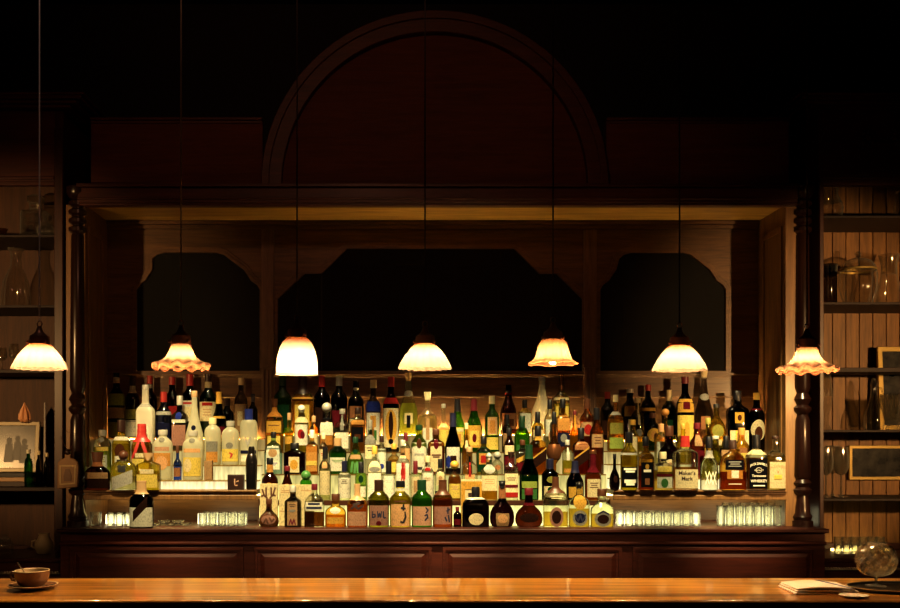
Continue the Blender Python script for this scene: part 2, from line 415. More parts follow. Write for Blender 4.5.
# bay shelves (left and right of the stepped bottle stand)
SH = Z(490, 4.90)
CX0, CX1 = X(257,D), X(613,D)
shelves = []
for a, b in ((HX0+0.001, CX0-0.004), (CX1+0.004, HX1-0.001)):
    s = MB(); s.box(a, b, D+0.012, DB-0.001, SH-0.026, SH); s.box(a, b, D+0.004, D+0.030, SH-0.052, SH-0.026); s.box(a, b, D-0.002, D+0.013, SH-0.012, SH)
    s.obj('bay_shelf', OAKV, hu, bevel=0.003, world=True)
    t = MB(); t.box(a+0.03, b-0.03, DB-0.05, DB-0.03, SH-0.050, SH-0.028)
    t.obj('shelf_light', STRIP, hu, world=True)
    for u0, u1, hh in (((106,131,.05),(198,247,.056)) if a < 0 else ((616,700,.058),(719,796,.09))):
        p = MB(); p.box(X(u0,5.09), X(u1,5.09), 5.085, 5.095, WT+0.0008, WT+hh); p.obj('painted_glow_panel', GLOWG, hu, world=True)  # glowing panel added behind the glasses to brighten them
    # upright that carries the shelf beside the bottle stand
for xa in (CX0-0.0078, CX1+0.0018):
    s = MB(); s.box(xa, xa+0.006, 5.0, DB-0.001, WT+0.001, SH-0.053)
    s.obj('shelf_support', MAHOGV, hu, world=True)

# ---------------------------------------------------------------- arched pediment on top of the hutch
pz = Z(184.5, D)+0.001
pd = thing('arched_pediment', 'dark red-brown arched wooden pediment crowning the bar surround', 'pediment', (X(434,D), 4.95, pz))
yp = 4.95
def arcpts(cx, cz, r, n=40, a0=0, a1=180): return [(cx+r*math.cos(math.radians(a0+(a1-a0)*i/n)), cz+r*math.sin(math.radians(a0+(a1-a0)*i/n))) for i in range(n+1)]
acx, R1, R0 = X(434.5,yp), 168*yp/F, 152*yp/F
MB().prism(arcpts(acx, pz, R0+0.01), yp+0.0, yp+0.04).obj('arch_panel', RED, pd, world=True)
o_, i_ = arcpts(acx,pz,R1), arcpts(acx,pz,R0)
m = MB(); m.ring(o_, i_, yp-0.045, yp+0.04)
m.ring(arcpts(acx,pz,R1+0.02), arcpts(acx,pz,R1-0.02), yp-0.06, yp-0.0455)
m.obj('arch_moulding', DEEP, pd, bevel=0.003, world=True)
for a, b in ((X(91,yp), acx-R1-0.02), (acx+R1+0.02, X(789,yp))):
    m = MB(); zt = Z(121, yp)
    m.box(a, b, yp, yp+0.04, pz, zt)
    m.obj('side_board', RED, pd, world=True)
    m = MB(); m.box(a, b, yp-0.02, yp+0.05, zt, zt+0.014); m.box(a, b, yp-0.008, yp, zt-0.014, zt)
    m.obj('top_moulding', DEEP, pd, bevel=0.003, world=True)

# ---------------------------------------------------------------- side display cabinets
def planks(m, x0, x1, y, z0, z1, w=0.075):
    if x0 < 0: w = 9
    n = max(1, round((x1-x0)/w)); w = (x1-x0)/n
    for i in range(n): m.box(x0+i*w+0.0022, x0+(i+1)*w-0.0022, y, y+0.02, z0, z1)
    m.box(x0, x1, y+0.012, y+0.03, z0, z1)
BASEZ = 1.5-113*5.1/F
def display(side, xi, xo, name, label, shelf_py, pm, top_py, bot_z, beadpy):
    # xi: edge toward the bar, xo: outer edge
    x0, x1 = min(xi,xo), max(xi,xo)
    t = thing(name, label, 'display cabinet', ((x0+x1)/2, 5.12, 0))
    yf = D+0.03
    m = MB(); m.box(x0, x1, D-0.02, DB+0.03, 0, BASEZ-0.02); m.box(x0, x1, D-0.035, DB+0.03, BASEZ-0.02, BASEZ)
    m.obj('base_cabinet', DEEP, t, bevel=0.004, world=True)
    zb = Z(beadpy, D); b = MB(); b.box(x0, x1, D-0.044, D-0.0205, zb-0.010, zb-0.006)
    nb = 60
    for i in range(nb):
        b.sphere((x0+(i+0.5)*(x1-x0)/nb, D-0.046, zb), 0.0062, seg=8, rings=5)
    b.obj('beaded_rail', plain('worn bead trim', (0.75,0.58,0.38), 0.25, 0.4), t, world=True)
    wi = 0.045 if side < 0 else 0.022
    m = MB()
    xa, xb = (xi-0.0, xi-wi) if side < 0 else (xi, xi+wi)
    zt = Z(97, D)
    m.box(xa, xb, yf-0.01, DB+0.03, BASEZ+0.0005, zt-0.06)
    m.box(xa, xb, yf-0.02, yf-0.01, BASEZ+0.03, zt-0.15)
    m.obj('stile', DEEPV, t, bevel=0.003, world=True)
    m = MB(); ya, yb = (xo, xo+wi) if side < 0 else (xo, xo-wi)
    m.box(ya, yb, yf-0.01, DB+0.03, BASEZ+0.0005, zt-0.06); m.obj('stile', DEEPV, t, bevel=0.003, world=True)
    ix0, ix1 = x0+wi+0.0005, x1-wi-0.0005
    m = MB(); planks(m, ix0, ix1, DB, bot_z, Z(top_py-14, DB)); m.obj('plank_back', pm, t, bevel=0.0012, world=True)
    m = MB(); m.box(ix0, ix1, DB-0.02, DB+0.03, BASEZ+0.0005, bot_z-0.0005); m.obj('lower_back', DEEP, t, world=True)
    # frieze, cornice
    zf = Z(top_py, yf)
    m = MB(); m.box(ix0, ix1, yf-0.01, yf+0.02, zf, zt-0.06); m.box(ix0, ix1, yf-0.022, yf-0.01, zf+0.03, zf+0.045); m.box(ix0, ix1, yf-0.016, yf-0.01, zf, zf+0.02)
    m.box(ix0, ix1, yf-0.016, yf-0.01, zt-0.24, zt-0.225)
    m.obj('frieze', DEEP, t, bevel=0.003, world=True)
    m = MB()
    for k, (e, za, zb2) in enumerate(((0.03,0.06,0.045),(0.055,0.045,0.03),(0.075,0.03,0.012),(0.085,0.012,0.0))):
        cx0, cx1 = (x0-0.0, x1+e*1.6) if side < 0 else (x0-e*1.6, x1+0.0)
        m.box(cx0, cx1, yf-0.02-e, DB+0.03, zt-za, zt-zb2)
    m.box(x0, x1, yf, DB+0.03, zt-0.10, zt-0.0605) if False else None
    m.obj('cornice', DEEP, t, bevel=0.004, world=True)
    for py, th in shelf_py:
        zz = Z(py, 5.0); m = MB(); m.box(ix0, ix1, 4.965, 5.17 if (side > 0 and py == 368) else DB-0.001, zz-th, zz)
        m.obj('shelf', SHELFW, t, bevel=0.002, world=True)
    return t
XLi, XLo = X(62,D), X(-95,D)
XRi, XRo = X(820.6,D), X(975,D)
SHL = (236,306,370,487); SHR = (217,303,368,430,498)
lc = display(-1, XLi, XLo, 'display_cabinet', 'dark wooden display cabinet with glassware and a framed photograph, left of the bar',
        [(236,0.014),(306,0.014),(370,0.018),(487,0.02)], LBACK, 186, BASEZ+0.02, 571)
rc = display(1, XRi, XRo, 'display_cabinet', 'plank-backed display cabinet with stemware and gilt pictures, right of the bar',
        [(217,0.014),(303,0.014),(368,0.024),(430,0.012),(498,0.014)], PLANK, 186, Z(543,DB), 567)
# carved rosettes on the right frieze
for px in (870, 903):
    s = MB(); xc, yc, zc = X(px,D), D+0.018, Z(137,D)
    for k in range(8):
        a = 2*PI*k/8; s.sphere((xc+0.032*math.cos(a), yc, zc+0.032*math.sin(a)), 0.017, seg=10, rings=6)
    s.sphere((xc, yc-0.006, zc), 0.02, seg=12, rings=6)
    s.obj('carved_rosette', MAHOG, rc, world=True)
# ---------------------------------------------------------------- pendant lamps above the counter
LD = 2.80
def shade_mat(name, edge_col, mid_col, tint):
    m, nt, out = newmat(name); L = nt.links.new
    tc = N(nt, 'ShaderNodeTexCoord'); sp = N(nt, 'ShaderNodeSeparateXYZ'); L(tc.outputs['Generated'], sp.inputs[0])
    cr = N(nt, 'ShaderNodeValToRGB')
    e = cr.color_ramp.elements; e[0].position = 0.0; e[0].color = rgba(edge_col); e[1].position = 0.28; e[1].color = rgba(mid_col)
    k = e.new(0.50); k.color = rgba(mid_col); k = e.new(0.93); k.color = rgba([c*.55 for c in tint])
    L(sp.outputs['Z'], cr.inputs['Fac'])
    d = N(nt, 'ShaderNodeBsdfDiffuse'); t = N(nt, 'ShaderNodeBsdfTranslucent'); L(cr.outputs['Color'], d.inputs['Color']); L(cr.outputs['Color'], t.inputs['Color'])
    m1 = N(nt, 'ShaderNodeMixShader', Fac=0.62); L(d.outputs[0], m1.inputs[1]); L(t.outputs[0], m1.inputs[2])
    g = N(nt, 'ShaderNodeBsdfGlossy', Roughness=0.15); fr = sheen(nt, 0.03, 0.4)
    m3 = N(nt, 'ShaderNodeMixShader'); L(fr.outputs[0], m3.inputs[0]); L(m1.outputs[0], m3.inputs[1]); L(g.outputs[0], m3.inputs[2])
    L(m3.outputs[0], out.inputs['Surface'])
    return m
SH_DOME = shade_mat('fluted opal shade glass', (0.0870,0.0610,0.0460), (0.0675,0.0573,0.0535), (0.0387,0.0131,0.0045))
SH_RUFF = shade_mat('peach ruffled shade glass', (0.0901,0.0300,0.0130), (0.0514,0.0300,0.0192), (0.0140,0.0059,0.0028))
SH_BELL = shade_mat('opal bell shade glass', (0.0901,0.0862,0.0827), (0.0709,0.0645,0.0598), (0.0322,0.0094,0.0028))
SH_FLAR = shade_mat('peach flared shade glass', (0.0837,0.0300,0.0130), (0.0514,0.0287,0.0175), (0.0290,0.0115,0.0045))
BULB = emit('glowing bulb', (1.0,0.66,0.31), 1150.0)
CORDM = plain('dark flex', (0.035,0.022,0.018), 0.5); CORDL = plain('pale flex', (0.55,0.48,0.44), 0.5)
FIT = plain('dark copper fitter', (0.24,0.10,0.055), 0.38, 0.6)
PX = LD/F
def lamp(px, kind, py_off, label, power, pale=False):
    x = X(px, LD); zr = Z(370+py_off, LD)     # nominal rim height
    t = thing('pendant_lamp', label, 'pendant lamp', (x, LD, zr), 'pendant lamps over the counter')
    zz = lambda py: (370-py)*PX               # local height of a photo row
    if kind == 'dome':
        prof = [(343.5,9),(346,12),(350,16),(354.5,19.5),(359,22.3),(363,24.6),(366.5,26),(369,26.8)]; m = SH_DOME
        def mod(a, r, z):
            q = max(0, (r/PX-10)/17); return r*(1+0.016*q*math.cos(20*a)), z - 0.45*PX*q*q*math.cos(20*a)
        top = 344
    elif kind == 'ruffle':
        prof = [(342,9),(345,10),(349,11.3),(353,13),(357,15.5),(360,19),(362,22.5),(363,25.5),(364.2,28),(366.5,28.6),(368.5,27)]; m = SH_RUFF
        def mod(a, r, z):
            q = max(0, (r/PX-15)/13); return r*(1+0.045*q*math.cos(12*a)), z + 1.5*PX*q*math.sin(12*a+0.6)
        top = 343
    elif kind == 'bell':
        prof = [(337,8.5),(339,11.5),(342,14.3),(346,16.5),(351,18.3),(357,19.6),(364,20.6),(370,21),(374.5,21.1)]; m = SH_BELL
        mod = None; top = 338
    else:
        prof = [(338.5,9),(340,11.5),(343,13.6),(347,15),(352,16.2),(356,17.4),(359,19.4),(361,22),(362.5,24.3),(364,24.7)]; m = SH_FLAR
        def mod(a, r, z):
            q = max(0, (r/PX-9)/15); return r*(1+0.012*math.cos(24*a)), z + 0.6*PX*q*q*math.cos(6*a)
        top = 339.5
    P = [(zz(p), r*PX) for p, r in reversed(prof)]
    # resample for smoothness
    s = MB().loft(P, seg=132 if kind != 'bell' else 48, capb=False, capt=False, mod=mod)
    so = s.obj('lamp_shade', m, t)
    f = MB()
    f.loft([(zz(top+1.5), 9.6*PX),(zz(top-1), 9.8*PX),(zz(top-7.5),9.3*PX),(zz(top-8.2),8.6*PX),(zz(top-9.5),6.5*PX),(zz(top-12),3.8*PX),(zz(top-16),2.3*PX),(zz(top-18),1.8*PX)], seg=24)
    f.obj('fitter', FIT, t)
    k = MB()
    for a in (200, 320, 80):
        ca, sa = math.cos(math.radians(a)), math.sin(math.radians(a))
        k.sphere((11.3*PX*ca, 11.3*PX*sa, zz(top-2)), 1.7*PX, seg=10, rings=6)
    k.obj('thumb_screw', FIT, t)
    l = MB(); c0 = zz(top-20)
    l.tube([(2.4*PX*math.cos(a), 0, c0+3.0*PX*math.sin(a)) for a in [2*PI*i/14 for i in range(14)]], 0.6*PX, seg=6, closed=True)
    l.obj('hanging_loop', FIT, t)
    zc = 4.0 - zr
    c = MB(); c.tube([(0,0,c0+2.6*PX),(0.0004,0,(c0+zc)/2),(0,0,zc-0.02)], 0.0022, seg=8)
    c.obj('cord', CORDL if pale else CORDM, t)
    r = MB(); r.loft([(zc-0.028,0.012),(zc-0.024,0.045),(zc-0.0,0.05)], seg=20); r.obj('ceiling_rose', FIT, t)
    b = MB(); bz = zz(358.5 if kind != 'bell' else 363)
    b.loft([(bz-5.5*PX,0.3*PX),(bz-3.8*PX,3.2*PX),(bz-.8*PX,4.6*PX),(bz+3*PX,3.4*PX),(bz+9*PX,2.0*PX)], seg=10)
    b.obj('bulb', BULB, t)
LP = 3.2
lamp(39.5, 'dome', 0, 'pendant lamp with fluted domed glass shade on a pale cord, before the left cabinet', LP, True)
lamp(181, 'ruffle', 0.5, 'pendant lamp with ruffled peach shade before the left small mirror', LP, True)
lamp(297, 'bell', 0, 'pendant lamp with smooth tall bell shade of plain opal glass', LP)
lamp(425, 'dome', 0, 'pendant lamp with fluted domed glass shade before the middle mirror', LP)
lamp(553, 'flare', 0.5, 'pendant lamp with patterned peach bell shade and flat flared brim', LP)
lamp(679.5, 'dome', 1.5, 'pendant lamp with fluted domed glass shade before the right small mirror', LP)
lamp(807, 'ruffle', 4, 'pendant lamp with ruffled peach shade before the right turned column', LP)
# ---------------------------------------------------------------- stepped, lit stands the bottles stand on
ROWY = {0:4.846, 1:4.914, 2:5.022, 3:5.104, 4:5.186, 5:5.262}
CROW = {1:None, 2:500, 3:474, 4:452, 5:434}
LROW = {1:None, 2:480, 3:465, 4:450, 5:438}
RROW = {1:None, 2:478, 3:464, 4:451, 5:440}
def steps(name, label, x0, x1, z0, rows, mat):
    t = thing(name, label, 'bottle stand', ((x0+x1)/2, 5.15, z0), 'lit bottle stands')
    hz = {1: z0}
    prev = z0
    for r in (2,3,4,5):
        z = Z(rows[r], ROWY[r]); hz[r] = z
        y0 = ROWY[r]-0.0405
        y1 = ROWY[r+1]-0.041 if r < 5 else DB-0.024
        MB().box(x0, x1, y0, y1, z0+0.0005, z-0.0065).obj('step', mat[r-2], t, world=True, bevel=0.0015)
        MB().box(x0, x1, y0-0.001, y1, z-0.006, z).obj('tread', TREAD, t, world=True)
    if mat is GLOW:
        MB().box(x0, x1, ROWY[2]-0.0435, ROWY[2]-0.0418, hz[2]-0.026, hz[2]-0.0005).obj('nosing', MAHOG, t, world=True)
    MB().box(x0+0.05, x1-0.05, DB-0.021, DB-0.0235+0.016, hz[5]-0.02, hz[5]-0.006).obj('light_tube', TUBE, t, world=True)
    return hz
TREAD = glass('smoked tread glass', (.80,.62,.34), body=.25, rough=.15)
HZ = {
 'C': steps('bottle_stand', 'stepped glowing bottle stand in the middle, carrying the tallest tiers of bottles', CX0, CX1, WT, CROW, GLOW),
 'L': steps('bottle_stand', 'low stepped glowing stand on the left shelf under the spirits bottles', HX0+0.02, CX0-0.006, SH, LROW, GLOWB),
 'R': steps('bottle_stand', 'low stepped glowing stand on the right shelf under the spirits bottles', CX1+0.006, HX1-0.02, SH, RROW, GLOWB),
}
HZ['C'][0] = WT
# ---------------------------------------------------------------- colours
COL = dict(cream=(.86,.74,.46), white=(.92,.88,.74), gold=(.72,.42,.08), yellow=(.84,.66,.16), red=(.42,.03,.025), black=(.010,.009,.012),
 brown=(.10,.035,.016), dkbrown=(.035,.014,.010), tan=(.52,.33,.17), pink=(.62,.36,.24), green=(.07,.22,.06), blue=(.03,.05,.32), grey=(.30,.29,.26), silver=(.55,.53,.48),
 orange=(.66,.33,.09), maroon=(.14,.012,.02), amber=(.55,.24,.05), navy=(.015,.016,.05), olive=(.32,.30,.07), lime=(.36,.45,.10), rosy=(.42,.22,.17), copper=(.45,.20,.09), peach=(.85,.5,.25), dkgreen=(.01,.05,.02), pale=(.75,.78,.66), cork=(.62,.42,.2))
GL = dict(clear=(.93,.94,.86), green=(.12,.36,.07), dkgreen=(.03,.13,.04), amber=(.66,.40,.13), brown=(.22,.08,.028), dark=(.05,.028,.026), navy=(.03,.03,.075),
 blue=(.18,.28,.70), pale=(.66,.86,.86), yellow=(.90,.82,.30), olive=(.52,.48,.10), red=(.52,.20,.08), smoke=(.36,.31,.26), purple=(.10,.035,.06), lime=(.60,.78,.28), rose=(.62,.42,.33), honey=(.92,.70,.28), grass=(.25,.62,.12))
LQ = dict(gold=(.94,.76,.28), amber=(.82,.50,.14), orange=(.93,.58,.12), yellow=(.96,.88,.26), red=(.62,.26,.12), lime=(.72,.84,.32), brown=(.46,.24,.09), pale=(.93,.90,.66), wine=(.25,.05,.05))
GM = {k: glass('bottle glass ' + k, v, body=0.04 if max(v) > .3 else 0.02, ior=1.33) for k, v in GL.items()}
GM['frost'] = frost('frosted glass', (.84,.82,.66), 0.22); GM['milk'] = frost('white frosted glass', (.93,.90,.76), 0.05)
LM = {k: liquid('spirit ' + k, v) for k, v in LQ.items()}
CM = {k: plain('cap copper', (.30,.12,.05), .3, .75) if k == 'copper' else plain('cap ' + k, v, 0.4, 0.15 if k in ('gold','silver','copper') else 0.0) for k, v in COL.items()}
PM = {k: paper(k, v) for k, v in COL.items()}
INK = {k: plain('ink ' + k, v, 0.7) for k, v in COL.items()}

# shapes: (profile (t,r), section power, default depth ratio)
SHAPES = dict(
 wine=([(0,.92),(.01,1),(.60,1),(.65,.95),(.70,.74),(.74,.50),(.78,.39),(.98,.36),(1,.38)],2,1),
 burg=([(0,.93),(.015,1),(.42,1),(.50,.93),(.58,.76),(.67,.54),(.77,.40),(.98,.34),(1,.37)],2,1),
 whisky=([(0,.94),(.015,1),(.58,1),(.63,.96),(.68,.82),(.72,.60),(.76,.45),(.80,.40),(.98,.37),(1,.40)],2,1),
 vodka=([(0,.95),(.02,1),(.68,1),(.74,.95),(.79,.80),(.825,.58),(.85,.43),(.87,.40),(.98,.40),(1,.44)],2,1),
 tall=([(0,.96),(.012,1),(.46,1),(.51,.94),(.55,.74),(.60,.48),(.66,.38),(.98,.33),(1,.37)],2,1),
 bulb=([(0,.70),(.015,.82),(.10,.97),(.2,1),(.32,.95),(.42,.78),(.50,.54),(.56,.38),(.62,.30),(.98,.26),(1,.32)],2,1),
 squat=([(0,.95),(.02,1),(.42,1),(.50,.94),(.57,.72),(.62,.48),(.67,.37),(.98,.34),(1,.38)],2,1),
 cone=([(0,.97),(.02,1),(.12,.99),(.36,.78),(.55,.52),(.68,.36),(.98,.29),(1,.33)],2,1),
 goose=([(0,.95),(.012,1),(.32,1),(.42,.92),(.54,.66),(.66,.44),(.80,.31),(.98,.27),(1,.30)],2,1),
 square=([(0,.97),(.010,1),(.60,1),(.645,.92),(.68,.70),(.715,.44),(.74,.36),(.98,.34),(1,.37)],5.5,1),
 slab=([(0,.97),(.010,1),(.66,1),(.70,.90),(.73,.66),(.76,.42),(.79,.36),(.98,.33),(1,.36)],6,.62),
 arch=([(0,.97),(.02,1),(.50,1),(.60,.94),(.67,.80),(.72,.58),(.75,.36),(.79,.27),(.98,.25),(1,.28)],3.2,.55),
 dec=([(0,.90),(.03,1),(.5,1),(.60,.88),(.66,.55),(.71,.30),(.80,.25),(.97,.27),(1,.36)],2.6,1),
 ball=([(0,.60),(.012,.62),(.03,.30),(.16,.30),(.20,.52),(.25,.83),(.32,1),(.40,.98),(.47,.80),(.52,.50),(.57,.34),(.62,.29),(.98,.25),(1,.30)],2,1),
 oval=([(0,.50),(.02,.66),(.10,.90),(.24,1),(.40,.98),(.54,.84),(.64,.58),(.70,.36),(.76,.28),(.98,.26),(1,.30)],2,.6),
)
def rat(prof, t):
    for (a, r), (b, q) in zip(prof, prof[1:]):
        if a <= t <= b: return r + (q-r)*(t-a)/max(1e-6, b-a)
    return prof[-1][1]
class Body:
    def __init__(s, shape, H, R, k):
        s.prof, s.n, s.k = SHAPES[shape]; s.H, s.R = H, R
        s.k = s.k*k
        s.k = min(s.k, 0.0335/R)
    def r(s, t): return rat(s.prof, t)*s.R
    def front(s, x, z, eps):
        R = s.r(min(1, max(0, z/s.H))); q = min(0.985, abs(x)/R)
        return -R*s.k*(1-q**s.n)**(1.0/s.n) - eps
def patch(b, fx, fz, nu, nv, eps):
    """grid patch: fx(u,v)->x, fz(u,v)->z laid on the front of the body"""
    vs = []; fs = []
    for j in range(nv+1):
        for i in range(nu+1):
            u, v = i/nu*2-1, j/nv
            x, z = fx(u,v), fz(u,v); vs.append((x, b.front(x,z,eps), z))
    for j in range(nv):
        for i in range(nu): a = j*(nu+1)+i; fs.append((a, a+1, a+nu+2, a+nu+1))
    return vs, fs
TXT = {}
def text_mesh(s):
    if s in TXT: return TXT[s]
    cu = bpy.data.curves.new('t', 'FONT'); cu.body = s; cu.align_x = 'CENTER'; cu.size = 1.0; cu.offset = 0.012; cu.resolution_u = 2
    o = bpy.data.objects.new('t', cu); C.objects.link(o)
    dg = bpy.context.evaluated_depsgraph_get(); dg.update()
    me = o.evaluated_get(dg).to_mesh()
    vs = [tuple(v.co) for v in me.vertices]; fs = [tuple(p.vertices) for p in me.polygons]
    o.evaluated_get(dg).to_mesh_clear(); bpy.data.objects.remove(o); bpy.data.curves.remove(cu)
    TXT[s] = (vs, fs); return TXT[s]

OVER = []
BOT = []
def B(x, row, top, w, shape, gl, cap=None, deco=(), desc='', liq=None, k=1.0, name='spirits_bottle', bay='C'):
    BOT.append(dict(x=x, row=row, top=top, w=w, shape=shape, gl=gl, cap=cap, deco=deco, desc=desc, liq=liq, k=k, name=name, bay=bay))
def build_bottle(q):
    y = ROWY[q['row']]; z0 = HZ[q['bay']][q['row']]; pm = y/F
    H = Z(q['top'], y) - z0; R = q['w']*pm/2
    b = Body(q['shape'], H, R, q['k'])
    t = thing(q['name'], q['desc'], 'bottle', (X(q['x'], y), y, z0+0.0008))
    cap, gl = q['cap'], q['gl']
    tc = 1.0   # where the cap begins
    if cap:
        ct_, cc = cap[0], cap[1]; cl = (cap[2] if len(cap) > 2 else {'s':8,'f':14,'c':5,'p':3,'b':7,'w':12}[ct_])*pm
        tc = 1 - cl/H
    # body
    prof = [(a*H, r*R) for a, r in b.prof if a < tc-0.01]
    te = tc if ct_ok(cap) else 1.0
    prof = [(a*H, r*R) for a, r in b.prof if a < te-0.004] + [(te*H, rat(b.prof, te)*R)]
    # finer rings through the curved shoulder
    fine = []
    for (a, r), (c, s) in zip(prof, prof[1:]):
        fine.append((a, r))
        if c-a > 0.12*H and False: fine.append(((a+c)/2,(r+s)/2))
    fine.append(prof[-1])
    MB().loft(fine, seg=28, n=b.n, k=b.k, capb=True, capt=True).obj('glass_body', GM[gl], t)
    if q['liq']:
        lc, lt = q['liq']; lt = min(lt, te-0.02)
        lp = [(max(0.012, a)*H, r*R*0.93) for a, r in b.prof if a < lt-0.003] + [(lt*H, rat(b.prof, lt)*R*0.93)]
        MB().loft(lp, seg=24, n=b.n, k=b.k).obj('liquid', LM[lc], t)
    if cap:
        zc = te*H; rn = rat(b.prof, 0.97)*R
        m = MB(); kk = min(1.0, b.k*1.0) if b.k < .8 else b.k
        if ct_ in ('s','f','w'):
            pr = []
            if ct_ == 's':
                pr = [(zc-0.001, rn*1.16),(zc+0.001, rn*1.20),(H-0.0015, rn*1.18),(H, rn*1.08)]
            else:
                a = te
                while a < 0.985: pr.append((a*H, rat(b.prof, a)*R*1.05+0.0004)); a += 0.03
                if ct_ == 'w': pr = [(z, r*1.06+0.001*math.sin(i*2.1)) for i, (z, r) in enumerate(pr)]
                pr += [(0.985*H, rn*1.12),(H-0.001, rn*1.12),(H, rn*1.0)]
            m.loft(pr, seg=24, k=kk)
        elif ct_ == 'c':
            m.loft([(H-cl-0.006, rn*0.86),(H-cl, rn*0.9),(H-cl+0.0005, rn*1.05),(H-cl*0.5, rn*1.25),(H, rn*1.45)], seg=20, k=kk)
        elif ct_ == 'b':
            m.sphere((0,0,H-cl*0.5), cl*0.55, seg=16, rings=10)
            m.loft([(H-cl-0.004, rn*0.9),(H-cl*0.6, rn*0.8)], seg=16)
        else:   # pourer
            m.loft([(H-cl-0.008, rn*0.8),(H-cl, rn*1.0),(H-cl*0.8, rn*1.05),(H-cl*0.7, rn*0.7),(H-cl*0.45, rn*0.5),(H, rn*0.42)], seg=14)
        m.obj({'s':'screw_cap','f':'foil_capsule','w':'wax_seal','c':'stopper','b':'stopper','p':'pourer'}[ct_], CM[cc], t)
    last = None
    for i, d in enumerate(q['deco']):
        eps = 0.0009 + 0.0006*i; ty = d[0]
        if ty == 'L':
            _, a, c, hw, col = d[:5]; sk = d[5] if len(d) > 5 else 0
            fx = lambda u, v: u*hw*min(b.r(a+(c-a)*v), b.r((a+c)/2)*1.02)*0.985
            fz = lambda u, v: (a+(c-a)*v + sk*u)*H
            vs, fs = patch(b, fx, fz, 14, 5, eps)
            last = MB().add(vs, fs).obj('label' if i == 0 or d[4] not in ('black',) else 'label', PM[col], t)
        elif ty == 'N':     # band all round (neck label, ring, collar)
            _, a, c, col = d[:4]; pr = [(a*H, b.r(a)+eps)]; s = a
            while s < c-1e-4: s = min(c, s+0.03); pr.append((s*H, b.r(s)+eps))
            MB().loft(pr, seg=24, n=b.n, k=b.k, capb=False, capt=False).obj('neck_band', PM[col] if len(d) < 5 else CM[col], t)
        elif ty == 'O':
            _, tcn, th, hw, col = d[:5]
            vs = []; fs = []; R0 = b.R; nr, na = 4, 20
            xo = d[5]*R0 if len(d) > 5 else 0
            vs.append((xo, b.front(xo, tcn*H, eps), tcn*H))
            for j in range(1, nr+1):
                for s in range(na):
                    an = 2*PI*s/na; x = xo+math.cos(an)*hw*R0*j/nr; z = (tcn + math.sin(an)*th*j/nr)*H
                    x = max(-.97*b.r(z/H), min(.97*b.r(z/H), x)); vs.append((x, b.front(x, z, eps), z))
            for s in range(na): fs.append((0, 1+s, 1+(s+1) % na))
            for j in range(nr-1):
                for s in range(na): p0 = 1+j*na; fs.append((p0+s, p0+na+s, p0+na+(s+1) % na, p0+(s+1) % na))
            MB().add(vs, fs).obj('emblem', PM[col], last or t)
        elif ty == 'S':
            _, a, n, hw, col = d[:5]; m = MB()
            for s in range(n):
                ti = a - s*0.042; hh = hw*(1 - 0.25*(s % 2)); th = d[5] if len(d) > 5 else 0.016
                fx = lambda u, v: u*hh*b.r(ti)*0.98
                fz = lambda u, v: (ti + th*(v-0.5))*H
                vs, fs = patch(b, fx, fz, 8, 1, eps); m.add(vs, fs)
            m.obj('printed_lines', INK[col], last or t)
        elif ty == 'T':
            _, a, size, s, col = d[:5]; vs, fs = text_mesh(s); sz = size*H
            wmax = max(v[0] for v in vs)
            fit = min(1.0, 0.86*b.r(a)/(wmax*sz))
            out = []
            for v in vs:
                X_, Z_ = v[0]*sz*fit, a*H + v[1]*sz*(0.6+0.4*fit)
                if len(d) > 5: Z_ -= d[5]*H*(X_/(b.r(a)))**2     # arched line
                out.append((X_, b.front(X_, Z_, eps+0.0004), Z_))
            MB().add(out, fs).obj('lettering', INK[col], last or t, smooth=False)
        elif ty == 'K':     # brush strokes: list of (x,t) polylines
            _, col, wd, strokes = d; m = MB()
            for st in strokes:
                P = []
                for (xa, ta), (xb, tb) in zip(st, st[1:]):
                    for s in range(4): P.append((xa+(xb-xa)*s/4, ta+(tb-ta)*s/4))
                P.append(st[-1]); vs = []; fs = []
                for i2, (px, pt) in enumerate(P):
                    q0 = P[max(0,i2-1)]; q1 = P[min(len(P)-1,i2+1)]
                    dx, dz = (q1[0]-q0[0])*b.R, (q1[1]-q0[1])*H; ln = math.hypot(dx, dz) or 1
                    hw2 = wd*b.R*(0.6+0.4*math.sin(PI*(i2+1)/(len(P)+1)))
                    for sg in (-1, 1):
                        x = px*b.R - sg*dz/ln*hw2; z = pt*H + sg*dx/ln*hw2; vs.append((x, b.front(x, z, eps+0.0004), z))
                for i2 in range(len(P)-1): fs.append((2*i2, 2*i2+2, 2*i2+3, 2*i2+1))
                m.add(vs, fs)
            m.obj('brush_lettering', INK[col], last or t)
    return t
def ct_ok(cap): return bool(cap) and cap[0] in ('s','f','w')
def settle(bs):
    """within one tier push neighbours apart just enough that no two bottles touch"""
    for key in sorted({(q['bay'], q['row']) for q in bs}):
        r = sorted([q for q in bs if (q['bay'], q['row']) == key], key=lambda q: q['x'])
        x0 = {q['desc']: q['x'] for q in r}
        for it in range(400):
            mv = 0
            for a, b in zip(r, r[1:]):
                need = (a['w']+b['w'])/2*1.0+0.7; g = b['x']-a['x']
                if g < need-1e-3: s = (need-g)/2; a['x'] -= s; b['x'] += s; mv = max(mv, s)
            if mv < 1e-3: break
        for q in r:
            if abs(q['x']-x0[q['desc']]) > 5: OVER.append((key, q['desc'], round(q['x']-x0[q['desc']],1)))
        lo = min(q['x']-q['w']/2 for q in r); hi = max(q['x']+q['w']/2 for q in r)
        OVER.append((key, 'extent', round(lo), round(hi)))
